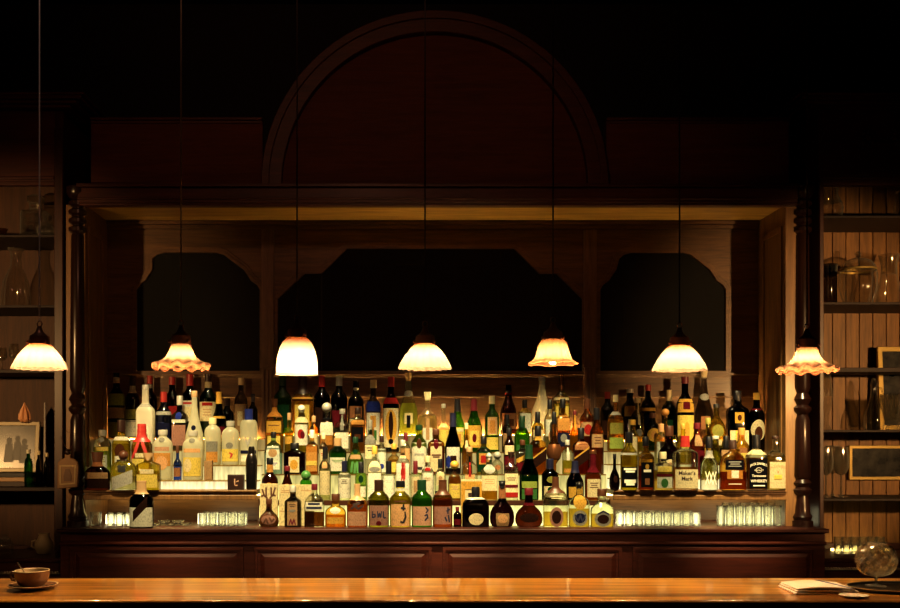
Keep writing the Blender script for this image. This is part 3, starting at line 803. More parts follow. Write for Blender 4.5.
# ---------------------------------------------------------------- the bottles, tier by tier (front tier of the middle stand first)
# --- middle, front tier on the worktop
B(269,1,499,17,'bulb','rose',('s','brown',5),[('O',.26,.17,.72,'rosy'),('K','brown',.10,[[(-.5,.12),(-.2,.3),(0,.12)],[(.1,.35),(.35,.2),(.6,.3)],[(-.6,.4),(-.2,.5),(.3,.45)]])],'squat rose-brown bottle, leftmost of the front tier, before the white carton')
B(293,1,486,14,'square','smoke',('s','silver',6),[('L',.04,.62,.62,'tan'),('S',.55,2,.4,'dkbrown'),('O',.40,.035,.4,'grey'),('K','maroon',.09,[[(-.4,.05),(-.2,.2),(0,.06),(.2,.2),(.4,.05)]])],'square dark-sided bottle with tan label standing before the wide cream carton')
B(316,1,484,17,'arch','clear',('s','maroon',6),[('L',.38,.58,.88,'white'),('S',.54,1,.62,'navy',.05),('S',.45,1,.78,'navy',.05)],'clear bottle with maroon cap and two dark lines on white label, front tier',('honey' if False else 'brown',.34),k=1.5)
B(337,1,494,18,'squat','honey',('s','brown',6),[('O',.50,.10,.5,'white'),('L',.10,.30,.8,'gold')],'short amber bottle with brown cap and round pale emblem, front tier',('orange',.36))
B(359,1,484,18,'dec','amber',('f','tan',16),[('L',.03,.36,.86,'pink'),('K','dkbrown',.12,[[(-.6,.42),(-.2,.50),(.1,.42),(.6,.50)],[(-.4,.52),(.3,.56)]])],'round-shouldered amber bottle with long tan neck, front tier, left of the handwritten labels',('orange',.5))
B(380,1,480,17.5,'whisky','olive',('s','dkbrown',11),[('L',.03,.46,.9,'rosy'),('K','navy',.07,[[(-.62,.34),(-.62,.20),(-.35,.22),(-.35,.27),(-.62,.27)],[(-.12,.34),(-.05,.20),(.08,.30),(.18,.20),(.28,.34)],[(.45,.34),(.48,.20),(.7,.20)]]),('O',.08,.05,.25,'maroon')],'olive glass bottle with dark cap and handwritten letters on rosy label')
B(400,1,481,18,'whisky','yellow',('s','black',6),[('N',.78,.84,'white'),('L',.02,.50,.88,'peach'),('S',.56,1,.6,'brown',.03),('K','black',.10,[[(.05,.42),(.5,.40)],[(.3,.50),(.3,.36)],[(.45,.34),(.5,.22),(.30,.10),(.0,.12)]])],'yellow bottle with black and white cap and one bold black brush stroke on label',('yellow',.66))
B(421,1,480,17.5,'whisky','grass',('s','dkgreen',10),[('L',.03,.44,.9,'pink'),('K','navy',.08,[[(.35,.42),(.6,.36),(.4,.30)],[(.25,.24),(.5,.27),(.6,.18)],[(.3,.14),(.5,.20)]])],'green bottle with dark green cap and brush writing on pink label',('lime',.6))
B(444,1,480,17,'whisky','amber',('f','brown',15),[('L',.06,.44,.86,'rosy'),('K','navy',.08,[[(.35,.34),(.7,.38)],[(.5,.42),(.5,.28)],[(.2,.22),(.4,.12)],[(.55,.26),(.65,.10)]])],'amber bottle with brown capsule and brush writing on rosy label, beside the green one',('orange',.6))
B(457,1,507,7,'whisky','dark',('s','maroon',4),[('L',.1,.4,.8,'maroon')],'tiny dark miniature bottle between the amber brush-label bottle and black decanter',name='miniature_bottle')
B(472,1,487,23,'arch','dark',('s','black',10),[('N',.69,.74,'white'),('O',.20,.15,.55,'cream')],'broad black cognac bottle with white collar and pale oval label, front tier')
B(502,1,481,21,'bulb','purple',('b','black',6),[('N',.62,.90,'copper'),('L',.02,.30,.55,'tan'),('O',.18,.10,.42,'peach')],'bulbous dark purple bottle with copper-red neck and black fluted stopper, front tier')
B(530,1,488,23.5,'bulb','brown',('s','maroon',7),[('N',.55,.62,'maroon'),('O',.24,.12,.7,'dkbrown')],'bulbous dark brown bottle, widest of the front tier, below the big green bottle',k=.9)
B(556,1,477,21,'arch','clear',('f','brown',16),[('O',.20,.20,.55,'rosy'),('O',.2,.13,.38,'dkbrown'),('S',.62,2,.6,'cream')],'clear tequila-type bottle with brown neck and round brown label',('gold',.30),k=1.5)
B(577.5,1,482,18,'dec','clear',('b','black',6),[('O',.55,.16,.62,'gold'),('O',.20,.17,.7,'grey'),('O',.2,.11,.5,'navy'),('K','navy',.08,[[(-.5,.28),(-.2,.12),(0,.28),(.2,.12),(.5,.28)]])],'clear decanter bottle with gold upper label and dark round crest below, front tier',('gold',.4))
B(600,1,489,20,'squat','clear',('s','brown',7),[('O',.21,.20,.72,'grey'),('O',.21,.12,.5,'dkbrown'),('K','navy',.07,[[(-.5,.34),(0,.42),(.5,.34)]])],'wide clear bottle with dark crest label, rightmost of the front tier',('gold',.34),k=.9)
# --- middle, second tier
B(270,2,458,18,'squat','brown',('s','black',6),[('N',.66,.84,'orange'),('O',.30,.12,.5,'gold')],'brown bottle with black cap and orange neck band, left end of second tier')
B(287,2,466,18,'cone','brown',('s','maroon',5),[('O',.4,.08,.4,'tan')],'brown cone-shouldered bottle behind the wide cream carton')
B(306,2,471,13,'whisky','grass',('b','green',9),[('L',.1,.5,.8,'green')],'bottle with bright green knobbed stopper behind the wide cream carton')
B(325,2,447,13,'wine','clear',('f','black',12),[('L',.1,.55,.85,'cream'),('L',.6,.72,.5,'peach')],'slim clear bottle with long black capsule, second tier, left of the green bottles',('pale',.5))
B(344.5,2,461,14,'whisky','clear',('s','navy',11),[('L',.06,.68,.92,'white'),('S',.52,3,.5,'dkbrown')],'short white-label bottle with tall black cap below the tan-capped green bottle')
B(365,2,462,13,'whisky','lime',('s','black',11),[('O',.55,.10,.4,'dkgreen'),('L',.08,.36,.8,'white')],'short greenish clear bottle with black cap, second tier, right of the white-label one',('lime',.4))
B(379,2,446,15,'square','clear',('s','gold',8),[('L',.52,.72,.9,'cream'),('O',.57,.05,.8,'grey'),('L',.06,.50,.95,'white'),('S',.2,2,.5,'silver')],'white bottle with gold cap and grey crest, second tier, left of the red-figure bottle')
B(391,2,461,14,'whisky','clear',('s','black',13),[('L',.06,.62,.93,'white'),('S',.5,2,.5,'silver')],'short white bottle with tall black cap left of the red-figure bottle')
B(402,2,440,15,'square','clear',('s','silver',6),[('L',.05,.74,.94,'white'),('S',.72,1,.85,'orange',.03),('O',.58,.05,.2,'red'),('O',.46,.10,.27,'red'),('K','red',.09,[[(-.12,.42),(-.2,.3)],[(.12,.42),(.18,.3)],[(.3,.62),(.3,.35)]])],'white-label gin bottle printed with a small red standing figure')
B(413.5,2,461,11,'whisky','clear',('s','maroon',13),[('L',.08,.6,.85,'cream'),('L',.2,.5,.35,'tan')],'short clear bottle with reddish-brown cap right of the red-figure bottle',('pale',.5))
B(424,2,456,14,'whisky','clear',('s','cream',6),[('L',.06,.75,.92,'white'),('L',.66,.74,.6,'red'),('S',.5,2,.5,'tan')],'white-label bottle with small red stripe above the green brush-label bottle')
B(436,2,459,12,'whisky','clear',('s','black',9),[('L',.36,.68,.75,'cream'),('O',.52,.07,.35,'tan'),('L',.04,.22,.95,'black'),('L',.06,.14,.2,'blue')],'small bottle with black cap and black band round its foot')
B(455,2,461,14,'dec','amber',('b','gold',8),[('L',.05,.42,.9,'yellow'),('S',.36,3,.55,'tan')],'dark golden decanter-necked bottle with pale yellow label left of the gold box',('gold',.6))
B(469,2,447,17,'square','clear',('s','tan',5),[('L',.50,.82,.34,'black'),('L',.54,.72,.24,'dkgreen'),('L',.36,.48,.6,'peach'),('L',.44,.72,.16,'red',-.0)],'tall square clear bottle with black panel, above the gold framed box',('pale',.34))
B(489,2,453,18,'square','clear',('b','silver',6),[('L',.20,.52,.95,'cream'),('S',.44,3,.6,'tan'),('O',.66,.1,.7,'silver')],'cut crystal bottle with cream label over bright orange spirit',('orange',.22))
B(511,2,452,15,'slab','clear',('c','dkbrown',5),[('L',.04,.55,.95,'cream'),('S',.46,2,.7,'brown'),('L',.26,.32,.95,'maroon'),('L',.06,.16,.95,'red')],'clear bottle with cream label crossed by red stripes, left of the big green bottle')
B(529,2,445,21,'burg','dkgreen',('f','dkgreen',14),[('L',.22,.34,.8,'lime'),('L',.02,.20,.8,'green')],'big dark green wine-shaped bottle with lime label, centre of second tier',name='wine_bottle')
B(550,2,459,18,'whisky','dark',('s','navy',10),[('O',.50,.08,.5,'olive'),('L',.05,.34,.8,'cream'),('O',.26,.07,.4,'dkgreen')],'black bottle with cream label between big green bottle and blue-black bottle')
B(575,2,461,19,'burg','navy',('f','navy',12),[('L',.06,.34,.8,'gold')],'blue-black sloping-shouldered bottle, second tier, behind the gold-label decanter')
B(593,2,450,18,'squat','amber',('s','copper',4),[('N',.55,.92,'maroon'),('L',.06,.42,.8,'cream'),('S',.34,3,.5,'brown')],'large dark amber bottle with cream label, right end of second tier',('amber',.5))
# --- middle, third tier
B(273.5,3,432,19,'arch','pale',('s','black',6),[('L',.10,.66,.78,'pale'),('O',.5,.10,.5,'tan'),('L',.12,.3,.78,'white'),('S',.26,2,.5,'blue')],'pale blue glass gin bottle with black cap, left end of third tier',k=1.4)
B(297,3,443,23,'slab','purple',('s','black',6),[('L',.05,.55,.5,'cream'),('O',.30,.16,.36,'gold')],'broad-shouldered black bottle with pale shield label above the cream carton')
B(317,3,430,13,'square','honey',('s','white',8),[('L',.06,.66,.92,'orange'),('L',.5,.62,.92,'amber'),('L',.2,.3,.92,'yellow')],'square bottle with bright orange label, third tier, below the red foil wine',('orange',.62))
B(329,3,433,10,'whisky','clear',('s','cream',6),[('L',.1,.6,.85,'cream'),('S',.5,2,.5,'red')],'slim cream-label bottle beside the orange-label bottle',('pale',.6))
B(341,3,438,19,'whisky','green',('s','tan',8),[('L',.08,.46,.88,'white'),('S',.38,2,.6,'green')],'green bottle with tan cap and white label, third tier')
B(358,3,437,18,'goose','lime',('s','dkgreen',6),[('O',.60,.06,.3,'dkgreen'),('L',.40,.52,.8,'tan'),('K','green',.14,[[(-.5,.05),(-.3,.35)],[(-.1,.02),(0,.3)],[(.3,.02),(.2,.34)],[(.6,.05),(.5,.3)]])],'bright grass-green bottle with tan label and leafy pattern',('lime',.5))
B(371,3,420,12,'square','clear',('s','grey',8),[('L',.55,.72,.95,'grey'),('L',.28,.54,.92,'cream'),('S',.48,2,.6,'black')],'cream-label bottle with grey top band right of the bright grass-green bottle')
B(381.5,3,436,11,'whisky','clear',('s','dkbrown',6),[('L',.05,.66,.9,'pale'),('O',.2,.07,.5,'blue')],'small pale bottle with wide dark brown cap below the blue-collared bottle')
B(392,3,444,14,'squat','honey',('s','gold',5),[('L',.06,.40,.85,'yellow')],'squat golden bottle below the ornate black and gold label',('gold',.45))
B(402,3,433,10,'whisky','clear',('s','maroon',8),[('L',.1,.62,.9,'peach')],'slim bottle with maroon cap just left of the white disc-label bottle')
B(412.5,3,425,17,'whisky','lime',('s','dkgreen',5),[('L',.03,.64,.95,'white'),('O',.62,.10,.32,'brown'),('S',.40,1,.6,'grey',.04),('S',.12,1,.4,'black',.05)],'white-label bottle carrying a round red-brown disc, green glass neck')
B(432,3,429,18,'slab','amber',('s','brown',6),[('L',.05,.70,.7,'cream'),('O',.66,.11,.30,'maroon'),('S',.42,2,.55,'brown',.03)],'amber bottle with cream label and maroon disc, right of the white disc-label bottle',('amber',.6))
B(450,3,413,17,'burg','purple',('f','navy',14),[('L',.10,.44,.84,'white'),('L',.12,.30,.4,'dkbrown'),('O',.2,.1,.3,'blue',-.6)],'dark purple wine bottle with white label, third tier',name='wine_bottle')
B(466.5,3,423,10,'tall','honey',('s','cream',6),[('L',.5,.66,.6,'cream')],'slim honey-coloured bottle between purple wine bottle and orange-red label bottle',('gold',.7))
B(485,3,437,16,'square','olive',('s','black',7),[('L',.06,.72,.93,'dkgreen'),('L',.26,.56,.7,'orange'),('L',.3,.5,.45,'red')],'dark bottle with glowing orange-red label, third tier')
B(499,3,452,12,'squat','clear',('b','grey',7),[('O',.3,.12,.5,'copper')],'little clear bottle with grey ball stopper right of the orange-red label')
B(508.5,3,428,12,'whisky','brown',('s','black',8),[('L',.42,.62,.85,'cream'),('L',.10,.38,.9,'maroon')],'brown bottle with cream shoulder label over maroon label, third tier')
B(521,3,440,15,'square','smoke',('s','brown',5),[('D' if False else 'L',.40,.54,.97,'gold',.10),('L',.10,.34,.95,'maroon')],'square whisky bottle with slanted gold label, leftmost of the three slanted labels',('amber',.36))
B(537.5,3,426,17,'square','honey',('s','black',10),[('N',.70,.78,'gold'),('L',.18,.42,.97,'dkbrown',.12),('L',.40,.44,.97,'gold',.12)],'square whisky bottle with slanted brown label and black cap, middle of three slanted labels',('orange',.55))
B(557,3,412,16,'ball','copper' if False else 'amber',('s','black',12),[('N',.24,.48,'copper',1)],'long-necked bottle with round copper ball body and black cap')
B(567.5,3,440,11,'whisky','clear',('s','silver',5),[('L',.40,.78,.3,'white'),('L',.04,.16,.8,'orange')],'slim clear bottle with white neck strip and yellow-orange spirit',('yellow',.4))
B(578,3,428,17,'square','red',('s','black',11),[('L',.66,.52,.9,'copper') if False else ('L',.52,.70,.9,'copper'),('L',.22,.46,.97,'dkbrown',.12),('L',.44,.48,.97,'gold',.12)],'square red-orange whisky bottle with slanted dark label, rightmost of three slanted labels',('orange',.5))
B(596,3,408,15,'whisky','amber',('s','black',12),[('L',.4,.6,.8,'tan'),('S',.55,3,.5,'brown')],'amber bottle with black cap, right end of third tier',('amber',.55))
# --- middle, fourth tier
B(281,4,399,18,'arch','honey',('c','copper',9),[('N',.66,.84,'amber'),('L',.36,.58,.82,'gold'),('S',.50,1,.6,'brown'),('L',.1,.3,.7,'yellow')],'golden round-shouldered bottle with long copper-cork neck, left end of fourth tier',('yellow',.6),k=1.4)
B(293.5,4,413,9,'tall','yellow',('s','tan',7),[('L',.2,.4,.8,'gold')],'slim yellow bottle with tan cap, fourth tier, second from left',('yellow',.5))
B(303,4,405,14,'whisky','clear',('b','white',7),[('N',.62,.74,'cream'),('L',.14,.58,.9,'white'),('O',.38,.10,.45,'red'),('O',.36,.08,.3,'maroon',.25)],'white-label bottle with red fruit emblem and round white stopper',('yellow',.5))
B(313,4,416,9,'whisky','honey',('s','tan',6),[('L',.1,.5,.85,'cream')],'small honey bottle with tan cap between the red-emblem and silver-stopper bottles')
B(321.5,4,403,15,'dec','clear',('b','silver',9),[('N',.66,.70,'black'),('L',.34,.60,.86,'white'),('L',.14,.33,.8,'amber')],'clear bottle with patterned silver stopper and white label, fourth tier',('amber',.4))
B(339,4,409,14,'square','clear',('s','grey',5),[('L',.50,.86,.36,'grey'),('L',.08,.45,.92,'white'),('S',.3,2,.5,'silver')],'tall square clear bottle with grey strip, before the silver-foil wine bottle')
B(355,4,408,15,'slab','clear',('s','dkbrown',6),[('L',.62,.72,.9,'orange'),('L',.22,.56,.75,'black'),('L',.3,.4,.4,'brown')],'bottle with orange shoulders and black label, fourth tier, left of blue collar bottle',('amber',.66))
B(373,4,380,14,'wine','smoke',('s','cream',8),[('N',.56,.70,'blue'),('L',.10,.54,.92,'white'),('L',.34,.50,.4,'gold'),('L',.16,.30,.5,'green'),('L',.12,.5,.16,'orange',0)],'tall bottle with cream cap and blue collar over colourful white label')
B(391,4,377,16,'wine','dark',('f','red',10),[('N',.64,.72,'red'),('L',.06,.58,.92,'cream'),('O',.34,.22,.72,'gold'),('O',.36,.18,.28,'dkbrown'),('O',.14,.035,.3,'black')],'tall dark bottle with red cap and ornate cream and gold label')
B(429,4,392,19,'dec','clear',('c','cream',8),[('L',.06,.4,.5,'pale'),('L',.2,.56,.18,'tan')],'wide clear bottle with flared cream stopper, fourth tier',('pale',.6))
B(442,4,404,11,'tall','clear',('s','grey',4),[('L',.12,.46,.88,'yellow')],'narrow clear bottle with pale yellow label right of the cream stopper',('pale',.4))
B(457.5,4,399,15,'burg','grass',('f','black',13),[('L',.08,.46,.82,'yellow'),('L',.16,.34,.45,'orange'),('L',.38,.44,.8,'cream')],'green wine bottle with dark capsule and yellow label, left of a matching one',name='wine_bottle')
B(474,4,399,16,'burg','green',('f','maroon',12),[('L',.08,.50,.86,'gold'),('L',.12,.40,.6,'yellow'),('O',.26,.08,.25,'maroon')],'green wine bottle with maroon capsule and gold label, right of a matching one',name='wine_bottle')
B(492,4,396,14,'wine','green',('s','cream',8),[('L',.30,.62,.7,'peach'),('L',.34,.56,.4,'orange'),('L',.04,.26,.85,'yellow')],'green bottle with ribbed cream cap and orange label')
B(507,4,415,10,'whisky','brown',('s','black',10),[('L',.15,.5,.85,'tan')],'slim brown bottle with black cap behind the third tier, left of the emerald shoulder')
B(522,4,416,15,'burg','grass',('s','dkgreen',12),[('L',.04,.2,.8,'green')],'emerald green bottle with dark screw cap, fourth tier',)
B(538.5,4,412,11.5,'whisky','yellow',('s','black',11),[('L',.1,.55,.88,'cream'),('S',.45,3,.5,'olive')],'pale yellow bottle with tall black cap before the frosted tall bottle',('pale',.6))
B(550,4,400,11,'whisky','clear',('s','black',9),[('L',.30,.62,.85,'pale'),('O',.3,.1,.4,'tan')],'clear bottle with square black cap between the frosted tall bottle and the yellow one',('pale',.6))
B(563.5,4,399,13,'square','honey',('s','black',9),[('L',.40,.68,.92,'orange'),('L',.10,.36,.92,'navy'),('O',.26,.08,.5,'grey')],'square bottle with black cap, orange label over dark blue label',('orange',.6))
B(574.5,4,411,9,'tall','honey',('s','maroon',4),[('L',.46,.9,.5,'gold')],'slim golden-necked bottle beside the red-emblem amber bottle',('gold',.8))
B(585.5,4,399,14,'wine','amber',('s','brown',10),[('L',.30,.56,.9,'tan'),('O',.42,.10,.55,'red')],'amber bottle with red rosette label, right end of fourth tier',('amber',.6))
# --- middle, back tier
B(283.5,5,376,16,'wine','green',('f','dkgreen',10),[('L',.1,.5,.8,'dkgreen')],'dark green wine bottle, leftmost of the back tier under the bell lamp',name='wine_bottle')
B(303,5,376,19,'whisky','honey',('f','dkbrown',18),[('N',.60,.63,'gold',1),('L',.1,.5,.7,'yellow')],'brown-necked bottle with gold ring and yellow spirit, under the bell lamp',('yellow',.56))
B(320.5,5,376,15,'wine','dark',('f','red',11),[('L',.1,.45,.85,'dkbrown')],'dark wine bottle with bright red foil under the bell lamp',name='wine_bottle')
B(339,5,376,15,'wine','dark',('f','silver',10),[('L',.1,.4,.85,'maroon')],'dark wine bottle with silvery white foil, right of the red-foiled one',name='wine_bottle')
B(356,5,381,14,'whisky','dark',('p','silver',9),[('L',.30,.52,.8,'copper'),('L',.05,.28,.8,'cream')],'dark bottle with silver pourer, back tier, left of the cream-capped tall bottle')
B(408.5,5,373,17,'goose','clear',('c','cork',7),[('O',.66,.05,.5,'silver'),('L',.16,.34,.45,'cream'),('L',.1,.3,.2,'black',0)],'clear bottle with thin neck and cork stopper under the middle domed lamp',('lime',.5))
B(508.5,5,385,15,'burg','brown',('p','black',8),[('N',.80,.84,'red'),('L',.10,.42,.85,'copper'),('L',.16,.3,.6,'brown')],'dark bottle with black pourer and thin red neck ring')
B(528.5,5,400,11,'square','yellow',('s','black',8),[('L',.05,.6,.9,'pale')],'pale bottle with square black cap left of the tall frosted bottle',('pale',.6))
B(542,5,377,19,'goose','frost',('s','silver',4),[('N',.86,.90,'silver')],'tall pale frosted bottle with tapering bare neck below the flared-brim lamp')
B(557.5,5,374,15,'dec','clear',('p','copper',16),[('N',.56,.60,'cream'),('L',.1,.46,.8,'yellow')],'clear round-shouldered bottle of yellow spirit directly below the flared-brim lamp',('yellow',.5))
# --- left bay
L = dict(bay='L')
B(97.5,1,452,23,'squat','brown',('c','brown',12),[('N',.62,.76,'copper'),('L',.30,.46,.9,'tan'),('L',.04,.28,.94,'dkbrown')],'squat dark rum-like bottle with big brown stopper, far left of the left shelf',**L)
B(124,1,451,23,'arch','clear',('b','brown',9),[('L',.08,.42,.82,'silver',.10),('K','black',.16,[[(-.3,.62),(0,.54),(.3,.62)],[(-.3,.5),(.3,.5)]])],'squat clear bottle with brown ball stopper and slanted silver label, left shelf',('pale',.34),k=1.5,**L)
B(148,1,453,21,'slab','yellow',('c','tan',9),[('L',.06,.42,.9,'yellow'),('L',.44,.56,.6,'cream')],'squat yellow bottle with tan wooden stopper, front of the left shelf',('yellow',.5),k=1.3,**L)
B(107,2,430,16,'vodka','clear',('s','grey',6),[('L',.58,.66,.8,'yellow'),('O',.80,.05,.3,'grey'),('L',.2,.5,.7,'pale'),('S',.45,3,.5,'olive')],'clear vodka bottle of yellow-green tint at the left end behind the dark squat one',('lime',.66),**L)
B(122.5,2,420,17,'whisky','yellow',('s','dkbrown',12),[('N',.66,.72,'white'),('O',.48,.12,.55,'brown'),('L',.24,.40,.55,'white'),('L',.26,.34,.3,'black')],'yellow bottle with dark cap and round brown portrait, behind the slanted silver label',('yellow',.6),**L)
B(141.5,2,424,19,'whisky','honey',('w','red',18),[('K','red',.16,[[(-.1,.72),(-.5,.5),(-.9,.36)],[(.1,.72),(.5,.5),(.6,.30)]]),('L',.08,.38,.85,'yellow'),('L',.40,.48,.5,'cream')],'yellow bottle dripping with red wax and ribbons over its shoulders, left shelf',('yellow',.62),**L)
B(163,2,430,18,'vodka','frost',('s','silver',5),[('L',.58,.66,.75,'pink'),('L',.28,.54,.85,'orange'),('O',.34,.14,.62,'peach'),('O',.80,.05,.3,'grey')],'frosted vodka bottle with orange printing, left shelf',**L)
B(176.5,2,446,7.5,'tall','blue',('s','brown',7),[('L',.1,.36,.85,'copper')],'thin blue miniature between two frosted printed bottles',name='miniature_bottle',**L)
B(188.5,2,431,19,'vodka','frost',('s','silver',5),[('L',.56,.64,.8,'peach'),('L',.08,.46,.85,'yellow'),('O',.3,.14,.4,'cream',-.4),('O',.80,.05,.3,'grey')],'frosted vodka bottle with peach and yellow printing, left shelf',**L)
B(145.5,3,385,16,'slab','milk',('s','silver',5),[('N',.72,.76,'silver'),('L',.1,.5,.6,'white')],'tall white frosted bottle with long bare neck towering over the left shelf',k=1.4,**L)
B(198,3,391,17,'goose','frost',('s','tan',6),[('O',.50,.035,.25,'navy'),('L',.06,.24,.85,'white')],'tall frosted teardrop bottle with slender neck, left shelf',**L)
B(215,3,418,15,'vodka','frost',('s','cream',6),[('L',.22,.5,.7,'grey'),('L',.06,.28,.7,'orange')],'frosted bottle with grey and orange printed foot, left of the yellow-banded one',**L)
B(229.5,3,421,16,'vodka','frost',('s','silver',5),[('L',.08,.36,.92,'yellow'),('O',.44,.07,.4,'grey'),('K','red',.10,[[(0,.28),(.3,.24),(.1,.16)]])],'frosted bottle with bright yellow band round its foot, left shelf',**L)
B(244,3,409,16,'vodka','frost',('s','blue',11),[('L',.20,.26,.9,'navy'),('L',.06,.17,.85,'white'),('K','grey',.10,[[(-.3,.5),(0,.34),(.3,.5)]])],'frosted bottle with blue cap and dark blue line, left shelf',**L)
B(164,4,392,14,'whisky','blue',('s','red',10),[('N',.60,.66,'silver'),('L',.06,.46,.88,'navy'),('S',.3,2,.4,'silver')],'dark blue bottle with red and white cap, behind the orange-printed vodka',**L)
B(179.5,4,396,14,'square','smoke',('s','silver',9),[('O',.62,.08,.40,'blue'),('L',.08,.46,.9,'rosy'),('L',.5,.56,.9,'pale')],'square bottle with silver cap and round blue seal, left shelf',**L)
B(219,4,392,14,'burg','dark',('f','gold',12),[('N',.54,.58,'gold'),('L',.1,.4,.85,'maroon'),('L',.14,.26,.6,'peach')],'dark bottle with bright gold foil neck, left shelf',**L)
B(117,5,373,15,'wine','dkgreen',('p','silver',6),[('N',.84,.92,'cream'),('N',.50,.68,'lime'),('N',.30,.46,'tan'),('L',.02,.24,.9,'olive')],'dark bottle with silver pourer and lime green neck label, far left back row',**L)
B(132,5,376,13,'wine','dark',('s','dkbrown',9),[('N',.72,.84,'white'),('N',.30,.46,'olive'),('L',.02,.28,.94,'white'),('S',.26,1,.7,'grey')],'dark bottle with white square neck label and white body label, left back row',**L)
B(150,5,376,13,'wine','dark',('f','red',8),[('N',.80,.86,'silver'),('L',.1,.4,.85,'dkbrown')],'dark wine bottle with red capsule behind the tall white frosted bottle',name='wine_bottle',**L)
B(172.5,5,377,15,'wine','dark',('f','red',8),[('L',.38,.52,.88,'red'),('L',.08,.36,.88,'gold')],'dark wine bottle with maroon capsule and red label, below the ruffled lamp',name='wine_bottle',**L)
B(190,5,374,16,'wine','dkgreen',('f','red',12),[('L',.26,.58,.9,'white'),('S',.54,1,.7,'red',.03),('L',.30,.48,.6,'cream')],'dark green vermouth bottle with long red foil and white label, left back row',name='wine_bottle',**L)
B(208,5,374,16,'wine','dkgreen',('f','dkbrown',8),[('N',.78,.90,'cream'),('L',.26,.56,.92,'cream'),('L',.50,.55,.6,'red'),('S',.44,3,.5,'tan')],'dark green vermouth bottle with cream neck band and cream label, left back row',name='wine_bottle',**L)
B(229.5,5,399,12,'whisky','dark',('s','dkbrown',7),[('L',.1,.4,.8,'dkbrown')],'plain dark bottle behind the yellow-banded frosted bottle',**L)
B(242.5,5,378,12,'wine','smoke',('s','cream',7),[('L',.10,.56,.9,'tan'),('L',.2,.44,.4,'cream')],'smoky bottle with cream cap behind the blue-capped frosted bottle',**L)
B(249,5,394,8.5,'wine','navy',('s','navy',8),[('L',.1,.4,.8,'navy')],'dark blue bottle at the right end of the left back row',**L)
# --- right bay
R = dict(bay='R')
B(620,1,454,10,'bulb','dark',('s','black',5),[('O',.3,.1,.4,'dkbrown')],'round dark bottle at the left end of the right shelf',**R)
B(627.5,1,432,16,'whisky','yellow',('s','black',11),[('N',.60,.64,'silver'),('L',.04,.40,.94,'black'),('S',.36,2,.75,'white',.035),('S',.15,2,.7,'white',.06)],'yellow-green bottle with black cap and white printing on black label, right shelf',('yellow',.58),**R)
B(643.5,1,437,14.5,'square','honey',('s','black',9),[('L',.05,.52,.80,'black'),('O',.44,.05,.25,'gold'),('S',.36,1,.5,'white',.05),('L',.10,.22,.3,'copper')],'square bottle with black gold-crested label, third from left on right shelf front',('red',.45),**R)
B(661,1,452,17,'square','clear',('s','cream',7),[('L',.36,.42,.9,'maroon'),('L',.05,.34,.85,'pale'),('O',.18,.12,.4,'green'),('L',.48,.62,.8,'yellow')],'short bottle with red band and small green picture label, right shelf',('gold',.5),**R)
B(685,1,436,23,'slab','clear',('w','red',11),[('L',.03,.38,.95,'cream'),('T',.28,.10,"Maker's",'dkbrown'),('T',.18,.10,'Mark','dkbrown')],'square bourbon bottle with red wax neck and cream printed label, right shelf',('amber',.42),k=1.2,**R)
B(709,1,437,17,'squat','clear',('s','black',11),[('N',.60,.74,'silver'),('K','white',.06,[[(-.6,.1),(-.2,.35),(.2,.1),(.6,.35)],[(-.6,.35),(-.2,.1),(.2,.35),(.6,.1)]])],'cut crystal bottle with black cap right of the red wax bottle',**R)
B(733,1,440,25,'arch','honey',('s','dkbrown',9),[('L',.40,.60,.72,'black'),('S',.56,3,.5,'grey'),('L',.22,.39,.6,'amber'),('L',.24,.39,.28,'white',0),('S',.12,1,.5,'cream')],'large flat bourbon bottle with black arched label and red-amber spirit, right shelf',('red',.36),k=1.1,**R)
B(757.5,1,435,18.5,'square','clear',('s','black',13),[('N',.64,.73,'cream'),('L',.03,.56,.94,'black'),('T',.46,.070,"JACK DANIEL'S",'white',.05),('O',.36,.05,.34,'white'),('O',.36,.04,.29,'black'),('T',.345,.040,'Old No. 7','white'),('T',.24,.060,'Tennessee','white'),('T',.14,.075,'WHISKEY','white'),('S',.08,1,.6,'white',.02)],'square whiskey bottle with black label lettered in white, right shelf',('brown',.58),**R)
B(774,1,436,16.6,'square','clear',('s','dkbrown',3),[('L',.03,.52,.92,'cream'),('T',.42,.075,"JACK DANIEL'S",'tan',.04),('O',.33,.02,.08,'tan'),('L',.20,.28,.45,'yellow')],'square whiskey bottle with pale cream label at right end of right shelf',('gold',.6),**R)
B(646,2,442,11,'whisky','olive',('s','brown',6),[('L',.1,.5,.85,'cream')],'slim olive bottle half hidden between the two black-labelled bottles, right shelf',('gold',.5),**R)
B(669,2,426,20,'squat','purple',('s','brown',10),[('O',.20,.16,.75,'cream'),('O',.2,.1,.45,'tan')],'round-shouldered dark bottle with reddish neck and cream oval label',**R)
B(697,2,423,14,'whisky','red',('s','maroon',6),[('L',.58,.78,.6,'tan'),('L',.05,.5,.9,'maroon')],'maroon bottle with tan neck label behind the red wax bottle',**R)
B(715.5,2,436,18,'cone','olive',('s','silver',3),[('L',.1,.3,.6,'pale')],'green-tinted cone-shaped bottle behind the cut crystal one',**R)
B(741.5,2,428,14,'whisky','honey',('s','orange',7),[('L',.3,.6,.5,'copper'),('L',.08,.5,.4,'yellow',0)],'bottle with red and yellow label behind the large flat bourbon',('orange',.5),**R)
B(633,3,420,11,'whisky','yellow',('s','gold',5),[('L',.2,.62,.5,'cream')],'thin yellow bottle behind the black and white label bottle, right shelf',('yellow',.6),**R)
B(661,3,424,12,'whisky','clear',('s','peach',8),[('L',.15,.55,.8,'pale')],'clear bottle with peach cap left of the reddish-necked round bottle',('pale',.5),**R)
B(683,3,424,11,'tall','yellow',('s','gold',5),[('L',.2,.4,.8,'yellow')],'slim bright yellow bottle behind the red wax bottle',('yellow',.7),**R)
